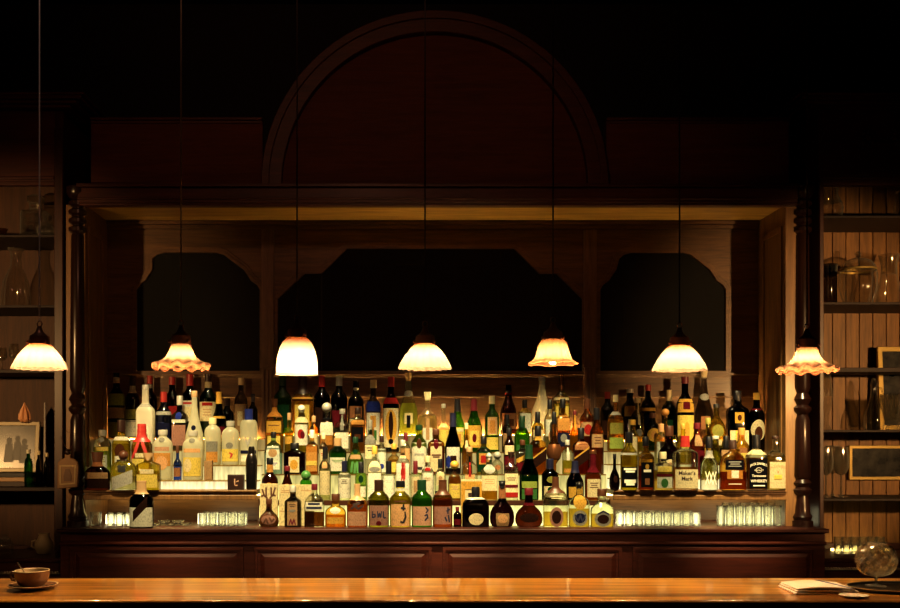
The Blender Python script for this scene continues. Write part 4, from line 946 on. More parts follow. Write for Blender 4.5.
B(708,3,418,12,'tall','olive',('s','olive',6),[('L',.15,.42,.8,'gold')],'slim olive bottle behind the maroon bottle and crystal one',('gold',.6),**R)
B(726,3,436,13,'square','smoke',('s','black',12),[('L',.1,.5,.9,'tan')],'smoky bottle with big square black cap left of the navy liqueur bottle',**R)
B(615.5,4,395,15,'dec','honey',('s','cream',7),[('N',.64,.70,'silver'),('L',.30,.50,.8,'olive'),('L',.04,.24,.85,'lime')],'clear bottle with cream cap and silver collar, left back of right shelf',('yellow',.55),**R)
B(639,4,398,13,'wine','olive',('s','cream',5),[('L',.50,.9,.2,'cream',0),('O',.34,.07,.5,'grey')],'olive bottle with cream cap and pale neck strip, right shelf back',**R)
B(652.5,4,413,13,'whisky','dkgreen',('s','brown',5),[('O',.42,.18,.85,'gold'),('O',.42,.10,.4,'orange')],'dark green bottle with round gold label, right shelf back',**R)
B(664,4,409,9,'tall','honey',('b','orange',7),[('L',.3,.5,.7,'gold')],'slim bottle with orange flame-shaped stopper, right shelf back',**R)
B(685,4,377,16,'wine','dark',('f','maroon',7),[('L',.52,.70,.92,'gold'),('L',.56,.66,.4,'maroon',0),('L',.04,.48,.94,'yellow'),('O',.26,.13,.35,'gold')],'tall dark bottle with gold shoulder label and glowing yellow body label',**R)
B(717.5,4,404,18,'oval','olive',('s','black',4),[('O',.42,.14,.6,'olive'),('L',.12,.24,.4,'cream')],'oval olive flask bottle with dark cap, right shelf back',**R)
B(738,4,391,19,'slab','navy',('s','black',9),[('L',.46,.64,.44,'gold'),('O',.55,.05,.2,'brown'),('L',.02,.34,.9,'cream'),('L',.04,.34,.4,'yellow'),('L',.1,.3,.25,'copper',0)],'blue-black broad-shouldered liqueur bottle with square gold label',k=1.3,**R)
B(755,4,393,14.5,'whisky','dark',('f','gold',7),[('N',.70,.73,'maroon'),('O',.36,.18,.88,'cream'),('O',.30,.12,.50,'brown')],'dark bottle with gold cap and arched cream label behind the black-label whiskey',**R)
B(607.5,5,392,13,'wine','dark',('f','red',7),[('L',.1,.4,.85,'dkbrown')],'dark wine bottle with red foil, left end of right back row',name='wine_bottle',**R)
B(630,5,389,16,'wine','dark',('s','silver',4),[('L',.46,.66,.75,'gold'),('L',.50,.60,.4,'orange',0),('L',.1,.4,.35,'cream')],'dark bottle with silver cap and gold shield label, right back row',**R)
B(648,5,385,13,'wine','dark',('f','red',6),[('N',.52,.58,'gold'),('L',.1,.45,.85,'navy')],'slim dark wine bottle with red cap before the right small mirror',name='wine_bottle',**R)
B(669,5,390,13,'wine','dkgreen',('f','cream',11),[('L',.1,.4,.85,'dkgreen')],'dark green wine bottle with cream foil left of the gold shoulder label',name='wine_bottle',**R)
B(704,5,371,17,'goose','smoke',('c','cream',7),[('O',.62,.05,.5,'silver'),('L',.15,.34,.5,'copper')],'tall smoky decanter bottle with cream cork, highest of the right back row',**R)
for q in BOT:
    q['w'] *= {('C',3):0.93,('C',2):0.92,('C',4):1.02,('C',1):1.17}.get((q['bay'],q['row']), 1.1 if q['bay'] != 'R' or q['row'] != 1 else 1.05)
settle(BOT)
for q in BOT: build_bottle(q)
# ---------------------------------------------------------------- cartons among the bottles
def carton(name, label, x0, x1, py0, py1, y, dep, z0, m, extra=None):
    a, b = X(x0, y), X(x1, y); zt = Z(py0, y)
    t = thing(name, label, 'box', ((a+b)/2, y+dep/2, z0+0.0008))
    h = zt-z0-0.0008
    MB().box(-(b-a)/2, (b-a)/2, -dep/2, dep/2, 0, h).obj('box_body', m, t, bevel=0.0012)
    MB().box(-(b-a)/2*.99, (b-a)/2*.99, -dep/2+0.0015, dep/2-0.0015, h-0.0002, h+0.0012).obj('lid_flap', m, t)
    if extra: extra(t, (b-a)/2, dep/2, h)
    return t
def strokes(t, hw, hd, h, lines, wd, m, name):
    mb = MB()
    for L_ in lines:
        for (xa, za), (xb, zb) in zip(L_, L_[1:]):
            dx, dz = (xb-xa)*hw, (zb-za)*h; ln = math.hypot(dx, dz) or 1; ox, oz = -dz/ln*wd, dx/ln*wd
            P = [(xa*hw+ox, za*h+oz),(xa*hw-ox, za*h-oz),(xb*hw-ox, zb*h-oz),(xb*hw+ox, zb*h+oz)]
            y = -hd-0.0009
            mb.add([(p[0], y, p[1]) for p in P], [(0,1,2,3)])
    mb.obj(name, m, t, smooth=False)
ytop = ROWY[1]+0.0375
def antlers(t, hw, hd, h):
    strokes(t, hw, hd, h, [[(0,.30),(0,.55),(-.15,.66),(-.5,.72),(-.75,.88)],[(-.3,.70),(-.3,.92)],[(-.55,.74),(-.85,.70)],[(0,.55),(.2,.68),(.5,.74),(.75,.92)],[(.3,.72),(.28,.92)],[(.5,.74),(.8,.72)],[(-.2,.55),(.2,.55)]], 0.0045, INK['brown'], 'antler_print')
carton('spirits_carton', 'white carton printed with brown antlers behind the leftmost front bottle', 260, 277.5, 484, 526, ytop, .025, WT, PM['cream'], antlers)
def lines(t, hw, hd, h):
    strokes(t, hw, hd, h, [[(-.85,.86),(-.2,.87)],[(.25,.87),(.85,.86)],[(-.9,.82),(-.3,.82)],[(-.95,.36),(-.5,.36)]], 0.0022, INK['tan'], 'printed_lines')
    strokes(t, hw, hd, h, [[(-.7,.24),(-.55,.24)]], 0.008, INK['dkbrown'], 'printed_mark')
carton('spirits_carton', 'wide cream carton behind the square dark-sided bottle, front tier', 279, 314, 485, 526, ytop, .025, WT, PM['cream'], lines)
def gilt(t, hw, hd, h):
    f = MB(); o = [(-hw*.98,h*.05),(hw*.98,h*.05),(hw*.98,h*.97),(-hw*.98,h*.97)]; i = [(-hw*.62,h*.2),(hw*.62,h*.2),(hw*.62,h*.80),(-hw*.62,h*.80)]
    f.ring(o, i, -hd-0.0025, -hd-0.0002); f.obj('gold_border', PM['gold'], t)
    f = MB(); f.prism([(-hw*.3,h*.3),(hw*.3,h*.3),(hw*.3,h*.72),(-hw*.3,h*.72)], -hd-0.002, -hd-0.0003); f.obj('dark_panel', INK['dkbrown'], t)
carton('gift_box', 'gold framed gift box behind the broad black cognac bottle', 461, 482, 480, 526, ytop, .025, WT, PM['cream'], gilt)
def dark_l(t, hw, hd, h):
    strokes(t, hw, hd, h, [[(-.1,.75),(-.1,.3),(.25,.3)],[(.1,.55),(.4,.62)]], 0.003, INK['pink'], 'pale_mark')
yb = ROWY[1]-0.01
carton('small_box', 'small dark brown box with pale mark at the right of the left shelf', 227.5, 243.5, 475, 490, yb, .04, SH, CM['dkbrown'], dark_l)
carton('small_box', 'small amber box beside the peach-printed frosted bottle, left shelf', 204, 212, 461, 480, ROWY[2]-.02, .035, HZ['L'][2], PM['tan'])
# dark shaker at the end of the left shelf
t = thing('cocktail_shaker', 'tall dark metal shaker at the right end of the left shelf', 'shaker', (X(251.5, 4.94), 4.94, SH+0.0008))
k = 4.94/F
MB().loft([(0,4.8*k),(1*k,5.2*k),(20*k,5.7*k),(26*k,5.8*k)], seg=24).obj('shaker_body', plain('dark steel', (0.04,0.032,0.03), 0.25, 0.8), t)
MB().loft([(26.1*k,5.85*k),(29*k,5.7*k),(34*k,4.6*k),(36*k,3.2*k)], seg=24).obj('shaker_top', plain('dark steel'  , (0.04,0.032,0.03)), t)
MB().loft([(36.1*k,3.3*k),(41*k,3.2*k),(43*k,2.4*k)], seg=20).obj('cap', plain('dark steel', (0.04,0.03,0.03)), t)

# ---------------------------------------------------------------- glassware under the bay shelves
GC = glass('glassware', (.98,.98,.94), body=0.08, rough=0.05, edge=0.6, ior=1.45, mixr=.5, rim=.55)
GCUT = glass('cut crystal', (.90,.90,.82), body=0.22, rough=0.08, edge=0.35, ior=1.45, mixr=.7)
GDIM = glass('shadowed glassware', (.95,.92,.84), body=0.08, rough=0.06, gloss=1.6, edge=0.6, rim=.6)
GCUT2 = glass('cut glass of the cabinets', (.95,.93,.84), body=.16, rough=.08, gloss=2.0, edge=.6, rim=.9)
GWINE = glass('wine glass', (.97,.95,.88), body=.34, rough=.05, gloss=2.2, edge=.7, rim=1.0)
GSIDE = glass('cabinet glassware', (.97,.95,.88), body=0.05, rough=0.06, gloss=2.0, edge=0.8, rim=.8)
def tumbler_mesh(mb, r, h, seg=18, n=2.0, k=1.0, flut=0.0):
    md = (lambda a, rr, z: (rr*(1+flut*math.cos(10*a)), z)) if flut else None
    mb.loft([(0,r*.84),(0.002,r*.88),(h*.5,r*.95),(h,r),(h,r*.93),(h*.5,r*.88),(0.010,r*.80)], seg=seg if not flut else 40, n=n, k=k, mod=md)
def glass_row(label, group, xs, depth, h_px, r_px, flut=0.0, name='tumbler', jit=0.0):
    first = None
    for i, px in enumerate(xs):
        dd = depth + (jit*((i % 2)))
        if first is None:
            first = thing(name, label, 'glass', (X(px,depth), dd, WT+0.0008), group)
            mb = MB(); tumbler_mesh(mb, r_px*depth/F, h_px*depth/F, flut=flut); mb.obj('glass_body', GC, first)
            md = MB(); md.loft([(0.0022,r_px*depth/F*.70),(0.0095,r_px*depth/F*.74)], seg=18); md.obj('thick_base', GCUT, first)
        else:
            c = copy_tree(first); c.location = (X(px,depth), dd, WT+0.0008); LABELS.append((c.name,label,group))
glass_row('lone clear tumbler at the far left under the left shelf', 'tumblers under the left shelf, far left', [96], 4.99, 13.5, 5.8)
glass_row('fluted tumbler in the group of three left of the white-label black bottle', 'three tumblers left of the black bottle', [111,119.5,128], 4.97, 13.5, 4.1, flut=.03)
glass_row('clear tumbler standing in the close row at the right under the left shelf', 'close row of tumblers under the left shelf', [203,212.5,222,231.5,241], 4.95, 12.5, 4.4, flut=.02)
glass_row('clear tumbler in the rear rank of the close row under the left shelf', 'rear rank of tumblers under the left shelf', [207,216,225,234,243.5], 5.03, 13, 4.2)
glass_row('taller clear tumbler at the left end of the row under the right shelf', 'taller tumblers under the right shelf, left end', [620,629], 4.95, 16, 4.4)
glass_row('clear tumbler in the low row at the left under the right shelf', 'low row of tumblers under the right shelf', [639,648.5,658,667.5,677,686.5,696], 4.95, 13.5, 4.5, flut=.02)
glass_row('clear tumbler in the back rank at the left under the right shelf', 'back rank of low tumblers under the right shelf', [634,643,652,661,670,679,688], 5.03, 14, 4.2)
glass_row('tall clear tumbler in the row at the right end under the right shelf', 'tall row of tumblers under the right shelf', [721,730,739.5,749,758,767.5,777], 4.95, 20.5, 4.4, flut=.015)
glass_row('tall clear tumbler in the back rank at the right end under the right shelf', 'back rank of tall tumblers under the right shelf', [726,735,744,753,762,771], 5.03, 22, 4.2)
# low dishes
first = None
for i, (px, k) in enumerate(((157,0),(171,0),(185,0),(164,1),(178,1))):
    z = WT+0.0008+k*0.0145
    if first is None:
        first = thing('glass_dish', 'low round glass dish stacked right of the white-label black bottle', 'dish', (X(px,4.98),4.98,z), 'low glass dishes under the left shelf')
        r = 6.6*4.98/F
        MB().loft([(0,r*.6),(0.002,r*.65),(0.008,r*.9),(0.0135,r),(0.0135,r*.93),(0.008,r*.8),(0.005,r*.55)], seg=24).obj('glass_body', GC, first)
        MB().loft([(0.0136,r*1.0),(0.0142,r*1.0),(0.0142,r*.92),(0.0136,r*.92)], seg=24, capb=False, capt=False).obj('rim', GCUT, first)
    else:
        c = copy_tree(first); c.location = (X(px,4.98),4.98,z)
# the black bottle with a white folded label, on the worktop below the left shelf
q = dict(x=141.5,row=0,top=481,w=24,shape='whisky',gl='dark',cap=('f','tan',13),deco=[('L',.03,.44,.97,'white'),('L',.30,.52,.6,'dkbrown',.16)],desc='black bottle with folded white label on the worktop beneath the left shelf',liq=None,k=1,name='spirits_bottle',bay='C')
build_bottle(q)

# ---------------------------------------------------------------- left display cabinet contents
def shz(py): return Z(py, 5.0)+0.0008
def glassy(name, label, cat, px, d, z, prof, m=None, part='glass_body', n=2.0, seg=24, k=1.0, group=None, mod=None):
    t = thing(name, label, cat, (X(px,d), d, z), group); s = d/F
    MB().loft([(a*s, r*s) for a, r in prof], seg=seg, n=n, k=k, mod=mod).obj(part, m or GDIM, t)
    return t, s
d5 = 5.12
t, s = glassy('decanter', 'square cut-glass decanter with stopper on the top shelf, left cabinet', 'decanter', 36, 5.20, shz(236), [(0,12),(1,13),(27,13.2),(31,12.6),(33,7),(35,5.4),(39,5.4)], GCUT2, n=5)
m = MB(); m.loft([(39.2*s,5*s),(41*s,7.5*s),(46*s,7.5*s),(48*s,5*s)], seg=20, n=5); m.obj('stopper', GCUT2, t)
m = MB()
for i in range(3):
    for j in range(3): m.box((-8+i*6)*s, (-4+i*6)*s, -13.6*s, -12.9*s, (4+j*7.5)*s, (9+j*7.5)*s)
m.obj('cut_pattern', GC, t, bevel=0.002)
t, s = glassy('perfume_flask', 'round cut-glass flask in front of the square decanter, left cabinet', 'flask', 45.5, 5.06, shz(236), [(0,4),(1,6),(5,8.4),(9,8.6),(13,6.5),(16,3),(18,2.4),(20,2.6)], GCUT2)
m = MB(); m.sphere((0,0,23*s), 3.0*s); m.obj('stopper', GCUT2, t)
t, s = glassy('decanter', 'tall ribbed glass carafe with flared lip on the second shelf, left cabinet', 'carafe', 16, 5.10, shz(306), [(0,13),(1,14),(12,13.6),(26,12),(34,9),(41,5.6),(50,4.8),(56,5.4),(59,7.6)], GDIM, mod=lambda a, r, z: (r*(1+0.03*math.cos(16*a)), z), seg=64)
m = MB(); m.loft([(59.0*s,7.6*s),(60*s,8*s),(60*s,7.2*s),(59*s,7*s)], seg=24, capb=False, capt=False); m.obj('lip', GCUT2, t)
t, s = glassy('trinket_dish', 'small golden glass trinket at the left edge of the top shelf', 'ornament', 2, 5.10, shz(236), [(0,3.5),(1,4),(3,2),(6,4),(11,5.5),(11,4.9),(6,3)], glass('amber trinket', (.8,.6,.25), body=.3))
m = MB(); m.sphere((0,0,9*s), 2.2*s); m.obj('glass_knob', GCUT2, t)
def stem(name, label, px, d, z, h, rb, group=None, m=None):
    t = thing(name, label, 'glass', (X(px,d), d, z), group); s = d/F
    MB().loft([(h*.44*s,1*s),(h*.47*s,rb*.6*s),(h*.58*s,rb*s),(h*.75*s,rb*1.02*s),(h*s,rb*.84*s),(h*s,rb*.78*s),(h*.75*s,rb*.94*s),(h*.58*s,rb*.9*s),(h*.5*s,rb*.4*s)], seg=24).obj('bowl', m or GDIM, t)
    MB().loft([(0.8*s,rb*.35*s),(2*s,1.1*s),(h*.25*s,.8*s),(h*.42*s,.9*s),(h*.45*s,1.2*s)], seg=12).obj('stem', m or GDIM, t)
    MB().loft([(0,rb*.8*s),(.5*s,rb*.8*s),(1.0*s,rb*.3*s)], seg=24).obj('foot', m or GDIM, t)
    return t
stem('liqueur_glass', 'small stemmed liqueur glass at the left edge, third shelf of left cabinet', 2, 5.12, shz(370), 24, 5)
stem('liqueur_glass', 'small stemmed liqueur glass beside the domed lamp, third shelf of left cabinet', 14, 5.16, shz(370), 28, 5)
# framed photograph
def picture(name, label, x0, x1, py0, py1, d, z0, lean, border, dark=True, hang=False, fr_m=None, yaw=0):
    a, b = X(x0,d), X(x1,d); h = (py1-py0)*d/F; hw = (b-a)/2
    t = thing(name, label, 'picture', ((a+b)/2, d, z0)); t.rotation_euler = (-lean, 0, yaw)
    bw = border*d/F
    o = [(-hw,0),(hw,0),(hw,h),(-hw,h)]; i = [(-hw+bw,bw),(hw-bw,bw),(hw-bw,h-bw),(-hw+bw,h-bw)]
    MB().ring(o, i, -0.012, 0.006).obj('frame', fr_m or GOLDM, t, bevel=0.003)
    MB().prism([(-hw+.5*bw,.5*bw),(hw-.5*bw,.5*bw),(hw-.5*bw,h-.5*bw),(-hw+.5*bw,h-.5*bw)], 0.0062, 0.010).obj('backing', CM['dkbrown'], t)
    ph = MB().prism([(-hw+bw*1.001,bw*1.001),(hw-bw*1.001,bw*1.001),(hw-bw*1.001,h-bw*1.001),(-hw+bw*1.001,h-bw*1.001)], -0.002, 0.006).obj('photograph', PHOTO, t)
    return t, hw, h, bw
m_, nt_, out_ = newmat('old grey photograph')
b_ = N(nt_, 'ShaderNodeBsdfPrincipled', Roughness=0.25); tc_ = N(nt_, 'ShaderNodeTexCoord'); no_ = N(nt_, 'ShaderNodeTexNoise', Scale=14.0, Detail=4.0)
cr_ = N(nt_, 'ShaderNodeValToRGB'); cr_.color_ramp.elements[0].position = .40; cr_.color_ramp.elements[0].color = (.012,.011,.012,1); cr_.color_ramp.elements[1].position = .68; cr_.color_ramp.elements[1].color = (.06,.055,.05,1)
nt_.links.new(tc_.outputs['Object'], no_.inputs[0]); nt_.links.new(no_.outputs['Fac'], cr_.inputs[0]); nt_.links.new(cr_.outputs[0], b_.inputs['Base Color']); nt_.links.new(b_.outputs[0], out_.inputs[0])
PHOTO = m_
def figures(t, hw, h, bw, spots, m):
    mb = MB()
    for x, z, r in spots:
        pts = []
        for i in range(14):
            a = 2*PI*i/14; pts.append((x*hw + r*hw*math.cos(a), z*h + r*hw*1.2*math.sin(a)))
        mb.add([(p[0], -0.0024, p[1]) for p in pts], [tuple(range(14))])
        mb.add([((x+u)*hw, -0.0024, (z+v)*h) for u, v in ((-r*1.6,-.42),(r*1.6,-.42),(r*1.2,-.06),(-r*1.2,-.06))], [(0,1,2,3)])
    mb.obj('figure_group', m, t, smooth=False)
bk = thing('book_stack', 'stack of dark flat books and boxes under the framed photograph', 'books', (X(18,5.08), 5.08, shz(487)))
for i, (w, hh, c) in enumerate(((.11,.026,'dkbrown'),(.105,.022,'tan'),(.10,.024,'black'))):
    z = sum((.026,.022,.024)[:i])+i*0.0005
    MB().box(-w, w, -.05, .05, z, z+hh).obj('book', CM[c], bk, bevel=0.002)
bz = shz(487)+.0735
t, hw, h, bw = picture('framed_photograph', 'framed old black-and-white photograph tilted on a stack of books, left cabinet', -8, 38, 404, 455, 5.10, bz, 0.14, 4.2, yaw=0.05, fr_m=plain('pale worn frame', (.42,.36,.24), 0.4, 0.1))
figures(t, hw, h, bw, [(-.3,.62,.13),(.05,.66,.12),(.35,.6,.12)], plain('photo black', (.012,.011,.012), .4))
t, s = glassy('green_vial', 'little green glass vial leaning before the framed photograph', 'bottle', 28.5, 4.995, bz-0.0727+.0008, [(0,3.6),(1,4),(22,4),(27,3.4),(29,1.8),(33,1.8)], GM['green'])
MB().loft([(33.1*s,2.1*s),(37*s,2.1*s)], seg=14).obj('cap', CM['white'], t)
for px, hh, lab in ((39,36,'thin dark vial with pale cap nearest the framed photograph, left cabinet'),(47,34,'slim clear vial with pale cap by the cabinet stile, left cabinet')):
    t, s = glassy('vial', lab, 'bottle', px, 5.02, shz(487), [(0,3),(1,3.2),(hh*.6,3.2),(hh*.72,2.6),(hh*.78,1.3),(hh*.88,1.3)], GM['smoke'])
    MB().loft([(hh*.885*s,1.7*s),(hh*s,1.7*s)], seg=12).obj('cap', CM['cream'], t)
t, s = glassy('candle', 'thin pale taper candle standing right of the framed photograph', 'candle', 45, 5.13, shz(487), [(0,1.6),(1,1.7),(82,1.0),(83,.6)], plain('candle wax', (.5,.46,.44), .5), part='wax')
MB().tube([(0,0,83*s),(0.0004,0,85*s)], 0.0007).obj('wick', CM['black'], t)
t = thing('reflection_form', 'small peach gleam-like form standing in for a lamp reflection on the framed photograph', 'ornament', (X(25,5.12), 5.112, bz+h*0.99-0.0005))  # a lamp's reflection, built as a solid peach form
s = 5.12/F
MB().loft([(0,3.5*s),(2*s,5.5*s),(7*s,5*s),(12*s,3.2*s),(16*s,1.2*s),(19*s,.3*s)], seg=40, k=.6, mod=lambda a, r, z: (r*(1+.18*math.cos(7*a)), z+.8*s*math.cos(7*a))).obj('reflection_body', plain('peach gleam', (.85,.42,.20), .4), t)
MB().loft([(0.0,4.2*s),(1.4*s,3.6*s)], seg=20, k=.5).obj('reflection_foot', CM['tan'], t)
# bottom compartment
t, s = glassy('jar', 'clear glass jar with lid at the bottom left, left cabinet', 'jar', 5, 5.08, BASEZ+.0008, [(0,7),(1,8),(9,8.2),(12,6.5),(13,5.2)], GCUT2)
MB().loft([(13.1*s,5.6*s),(15*s,5.4*s),(16*s,1.6*s),(18*s,2*s),(19*s,1*s)], seg=20).obj('lid', GC, t)
t, s = glassy('jug', 'small tan pottery jug in the bottom right corner of the left cabinet', 'jug', 44, 5.08, BASEZ+.0008, [(0,6),(1,7),(6,9.2),(11,8.6),(15,6),(18,5),(20,5.6)], plain('tan pottery', (.42,.30,.17), .4), part='jug_body')
m = MB(); m.tube([(-8.2*s+0*s,0,13*s),(-12*s,0,12*s),(-12.5*s,0,7*s),(-8.8*s,0,5*s)], 1.0*s); m.obj('handle', plain('tan pottery', (.42,.30,.17)), t)
# hanging tag on the left column
t = thing('hanging_flask', 'flat tan flask-shaped plaque hanging on the left turned column', 'plaque', (X(68,4.84), 4.842, Z(489,4.84)))
s = 4.84/F
pl = [(-10.5,0),(10,2),(11,22),(10,27),(7,30),(3,31),(3,35),(-3,35),(-3,31),(-7,30),(-10,26)]
m = MB().prism([(a*s,b*s) for a,b in pl], -0.009, 0.004); m.obj('plaque_body', plain('tan leather', (.28,.15,.06), .55), t, bevel=0.004)
m = MB().ring([(-8*s,4*s),(8*s,5*s),(8.5*s,24*s),(-8*s,24*s)], [(-6.5*s,5.5*s),(6.5*s,6.5*s),(7*s,22.5*s),(-6.5*s,22.5*s)], -0.011, -0.0085); m.obj('stitched_border', plain('pale stitching', (.5,.36,.18), .6), t)
m = MB().prism([(-3.5*s,8*s),(3.5*s,8*s),(4*s,13*s),(2*s,20*s),(-2*s,20*s),(-4*s,13*s)], -0.011, -0.0085); m.obj('raised_figure', plain('brown relief', (.16,.07,.03), .5), t)
m = MB(); m.sphere((0,-0.003,37*s), 3.2*s); m.obj('stopper', CM['dkbrown'], t)
m = MB(); m.tube([(-1*s,0,39*s),(-9*s,0.02,52*s),(-2*s,.0,58*s),(9*s,.02,52*s),(1*s,0,39*s)], 0.0015); m.obj('cord', CM['brown'], t)

# ---------------------------------------------------------------- right display cabinet contents
t, s = glassy('vase', 'round-bellied clear glass vase on the top shelf, right cabinet', 'vase', 831, 5.12, shz(217), [(0,6),(1,7),(6,10.5),(13,12),(19,10.5),(24,7.5),(28,6.5),(32,7.2),(32,6.6),(28,6),(20,9.8)], GSIDE)
MB().loft([(32.1*s,7.4*s),(33*s,7.3*s),(33*s,6.5*s),(32.1*s,6.5*s)], seg=24, capb=False, capt=False).obj('rim', GCUT2, t)
t, s = glassy('vase', 'clear glass vase at the right edge of the top shelf, right cabinet', 'vase', 902, 5.12, shz(217), [(0,6),(1,7),(12,8),(24,6),(30,7)], GSIDE)
MB().loft([(30.1*s,7.1*s),(31*s,7.3*s)], seg=24, capb=False, capt=False).obj('rim', GCUT2, t)
t, s = glassy('tankard', 'dark smoky glass tankard, left end of the second shelf, right cabinet', 'glass', 829, 5.14, shz(303), [(0,7),(1,7.6),(30,7.4),(42,8),(42,7.2),(30,6.8)], GM['smoke'])
MB().loft([(34*s,7.8*s),(41*s,8.2*s)], seg=24, capb=False, capt=False).obj('cut_band', GCUT2, t)
RIB = lambda a, r, z: (r*(1+0.03*math.cos(14*a)), z)
t, s = glassy('lidded_jar', 'large ribbed glass canister with lid and gold band, second shelf of right cabinet', 'jar', 858, 5.14, shz(303), [(0,12),(1,13),(5,13.5),(9,15),(18,17.5),(30,17.8),(38,16.5)], GSIDE, mod=RIB, seg=70)
MB().loft([(35.5*s,17.4*s),(37.5*s,17.2*s)], seg=40, capb=False, capt=False).obj('gold_band', GOLDM, t)
m = MB(); m.loft([(38.1*s,16.8*s),(40*s,16.4*s),(45*s,13*s),(48*s,7*s),(49*s,2.6*s),(51*s,2.6*s),(53*s,3.2*s),(55*s,1.2*s)], seg=40); m.obj('lid', GSIDE, t)
t, s = glassy('pitcher', 'clear waisted glass pitcher, right end of the second shelf, right cabinet', 'pitcher', 889, 5.12, shz(303), [(0,11),(1,12),(8,12.5),(20,10),(32,7.5),(42,7.5),(51,10),(51,9.4),(42,7),(32,7)], GSIDE)
m = MB(); m.tube([(9*s,0,46*s),(15*s,0,44*s),(16*s,0,30*s),(11*s,0,15*s)], 1.3*s); m.obj('handle', GSIDE, t)
t, s = glassy('bud_vase', 'slim curved glass vase, left end of the fourth shelf, right cabinet', 'vase', 826.5, 5.10, shz(430), [(0,5),(1,5.4),(5,2.4),(14,2),(24,4.4),(34,6),(44,5),(55,3.6),(55,3.1),(44,4.4),(34,5.4)], GSIDE)
MB().loft([(55.1*s,3.7*s),(56*s,3.9*s),(56*s,3.4*s)], seg=24, capb=False, capt=False).obj('rim', GCUT2, t)
t, s = glassy('decanter', 'clear glass decanter with thin neck and spout, fourth shelf of right cabinet', 'decanter', 874, 5.12, shz(430), [(0,8),(1,9),(8,10),(16,9),(24,6),(32,3.4),(43,2.8),(48,3.6)], GSIDE)
m = MB(); m.tube([(3*s,0,43*s),(7*s,0,42*s),(9*s,0,36*s),(6*s,0,25*s)], .9*s); m.obj('handle', GSIDE, t)
m = MB(); m.sphere((0,0,50*s), 2.2*s); m.obj('stopper', GCUT2, t)
t, s = glassy('cut_glass_vase', 'cut-glass celery vase at the right edge, fourth shelf of right cabinet', 'vase', 893, 5.02, shz(430), [(0,6),(1,7),(5,5),(10,7.5),(24,10),(35,11.5),(35,10.6),(24,9),(10,6)], GCUT2, mod=lambda a, r, z: (r*(1+.05*math.cos(12*a)), z+(1.2*s5*math.cos(12*a) if z > 30*s5 else 0)), seg=72) if False else glassy('cut_glass_vase', 'cut-glass celery vase at the right edge, fourth shelf of right cabinet', 'vase', 893, 5.02, shz(430), [(0,6),(1,7),(5,5),(10,7.5),(24,10),(35,11.5),(35,10.6),(24,9),(10,6)], GCUT2, mod=lambda a, r, z: (r*(1+.05*math.cos(12*a)), z), seg=72)
MB().loft([(35.1*s,11.5*s),(36*s,11.8*s),(36*s,11*s)], seg=36, capb=False, capt=False).obj('rim', GSIDE, t)
picture('framed_picture', 'tall gilt-framed dark picture leaning at the right edge behind the glass decanter', 879, 921, 344, 428, 5.21, shz(430), 0.06, 5, dark=True)
for px, d, lab in ((826,5.06,'wine glass with ribbed bowl, leftmost of three, fifth shelf of right cabinet'),(832.5,5.20,'wine glass with ribbed bowl, rear middle of three, fifth shelf of right cabinet'),(841,5.08,'wine glass with ribbed bowl, rightmost of three, fifth shelf of right cabinet')):
    stem('wine_glass', lab, px, d, shz(498), 50, 7.6 if px > 830 else 7, m=GWINE)
t, hw, h, bw = picture('framed_picture', 'wide gilt-framed black-and-white picture standing on the fifth shelf, right cabinet', 855, 925, 447, 482, 5.22, shz(498)+.0, 0.04, 3.4)
t.location.z = Z(480, 5.28); t.location.y = DB-0.0125; t.rotation_euler = (0,0,0); t['label'] = 'wide gilt-framed black-and-white picture hung on the planks above the fifth shelf'
# tumblers at the foot of the right cabinet
first = None
for i, px in enumerate((838,846.5,855,863.5,872,880.5)):
    if first is None:
        first = thing('tumbler', 'clear tumbler in the row at the foot of the right cabinet', 'glass', (X(px,5.08), 5.08, BASEZ+.0008), 'tumblers at the foot of the right cabinet')
        mb = MB(); tumbler_mesh(mb, 4.1*5.08/F, 16.5*5.08/F); mb.obj('glass_body', GC, first)
        md = MB(); md.loft([(0.0022,2.9*5.08/F),(0.0095,3.0*5.08/F)], seg=18); md.obj('thick_base', GCUT, first)
    else:
        c = copy_tree(first); c.location = (X(px,5.08), 5.08, BASEZ+.0008)
MB().box(X(832,5.2), X(890,5.2), 5.20, 5.215, BASEZ+0.0008, BASEZ+0.012).obj('cabinet_light', STRIP, rc, world=True)

# ---------------------------------------------------------------- on the counter
kc = 2.67/F
cm = plain('brown glazed china', (.20,.10,.05), .22); ci = plain('cream china inside', (.62,.46,.28), .3)
t = thing('saucer', 'brown china saucer under the coffee cup on the counter, far left', 'saucer', (X(33,2.67), 2.67, CT+.0006))
MB().loft([(0,11*kc),(0.8*kc,12*kc),(2.2*kc,18*kc),(4.2*kc,23.5*kc),(5*kc,24*kc),(4.6*kc,22.6*kc),(2.9*kc,17*kc),(1.8*kc,11*kc)], seg=40).obj('saucer_body', cm, t)
MB().loft([(4.7*kc,22.8*kc),(5.15*kc,24.1*kc),(5.3*kc,23.8*kc),(4.9*kc,22.6*kc)], seg=40, capb=False, capt=False).obj('pale_rim', ci, t)
zc = CT+.0006+1.95*kc
t = thing('coffee_cup', 'wide brown coffee cup on its saucer, left end of the counter', 'cup', (X(32,2.67), 2.67, zc))
MB().loft([(0,8.5*kc),(1*kc,9.5*kc),(4*kc,13.5*kc),(9*kc,16*kc),(16*kc,17*kc),(17*kc,17*kc)], seg=40, capt=False).obj('cup_body', cm, t)
MB().loft([(17*kc,17.05*kc),(17.4*kc,16.6*kc),(17*kc,16*kc),(10*kc,15*kc),(5*kc,12*kc)], seg=40, capb=False).obj('cup_lining', ci, t)
MB().loft([(13.2*kc,15.2*kc),(13.7*kc,15.3*kc)], seg=36).obj('coffee', plain('coffee', (.06,.025,.012), .15), t)
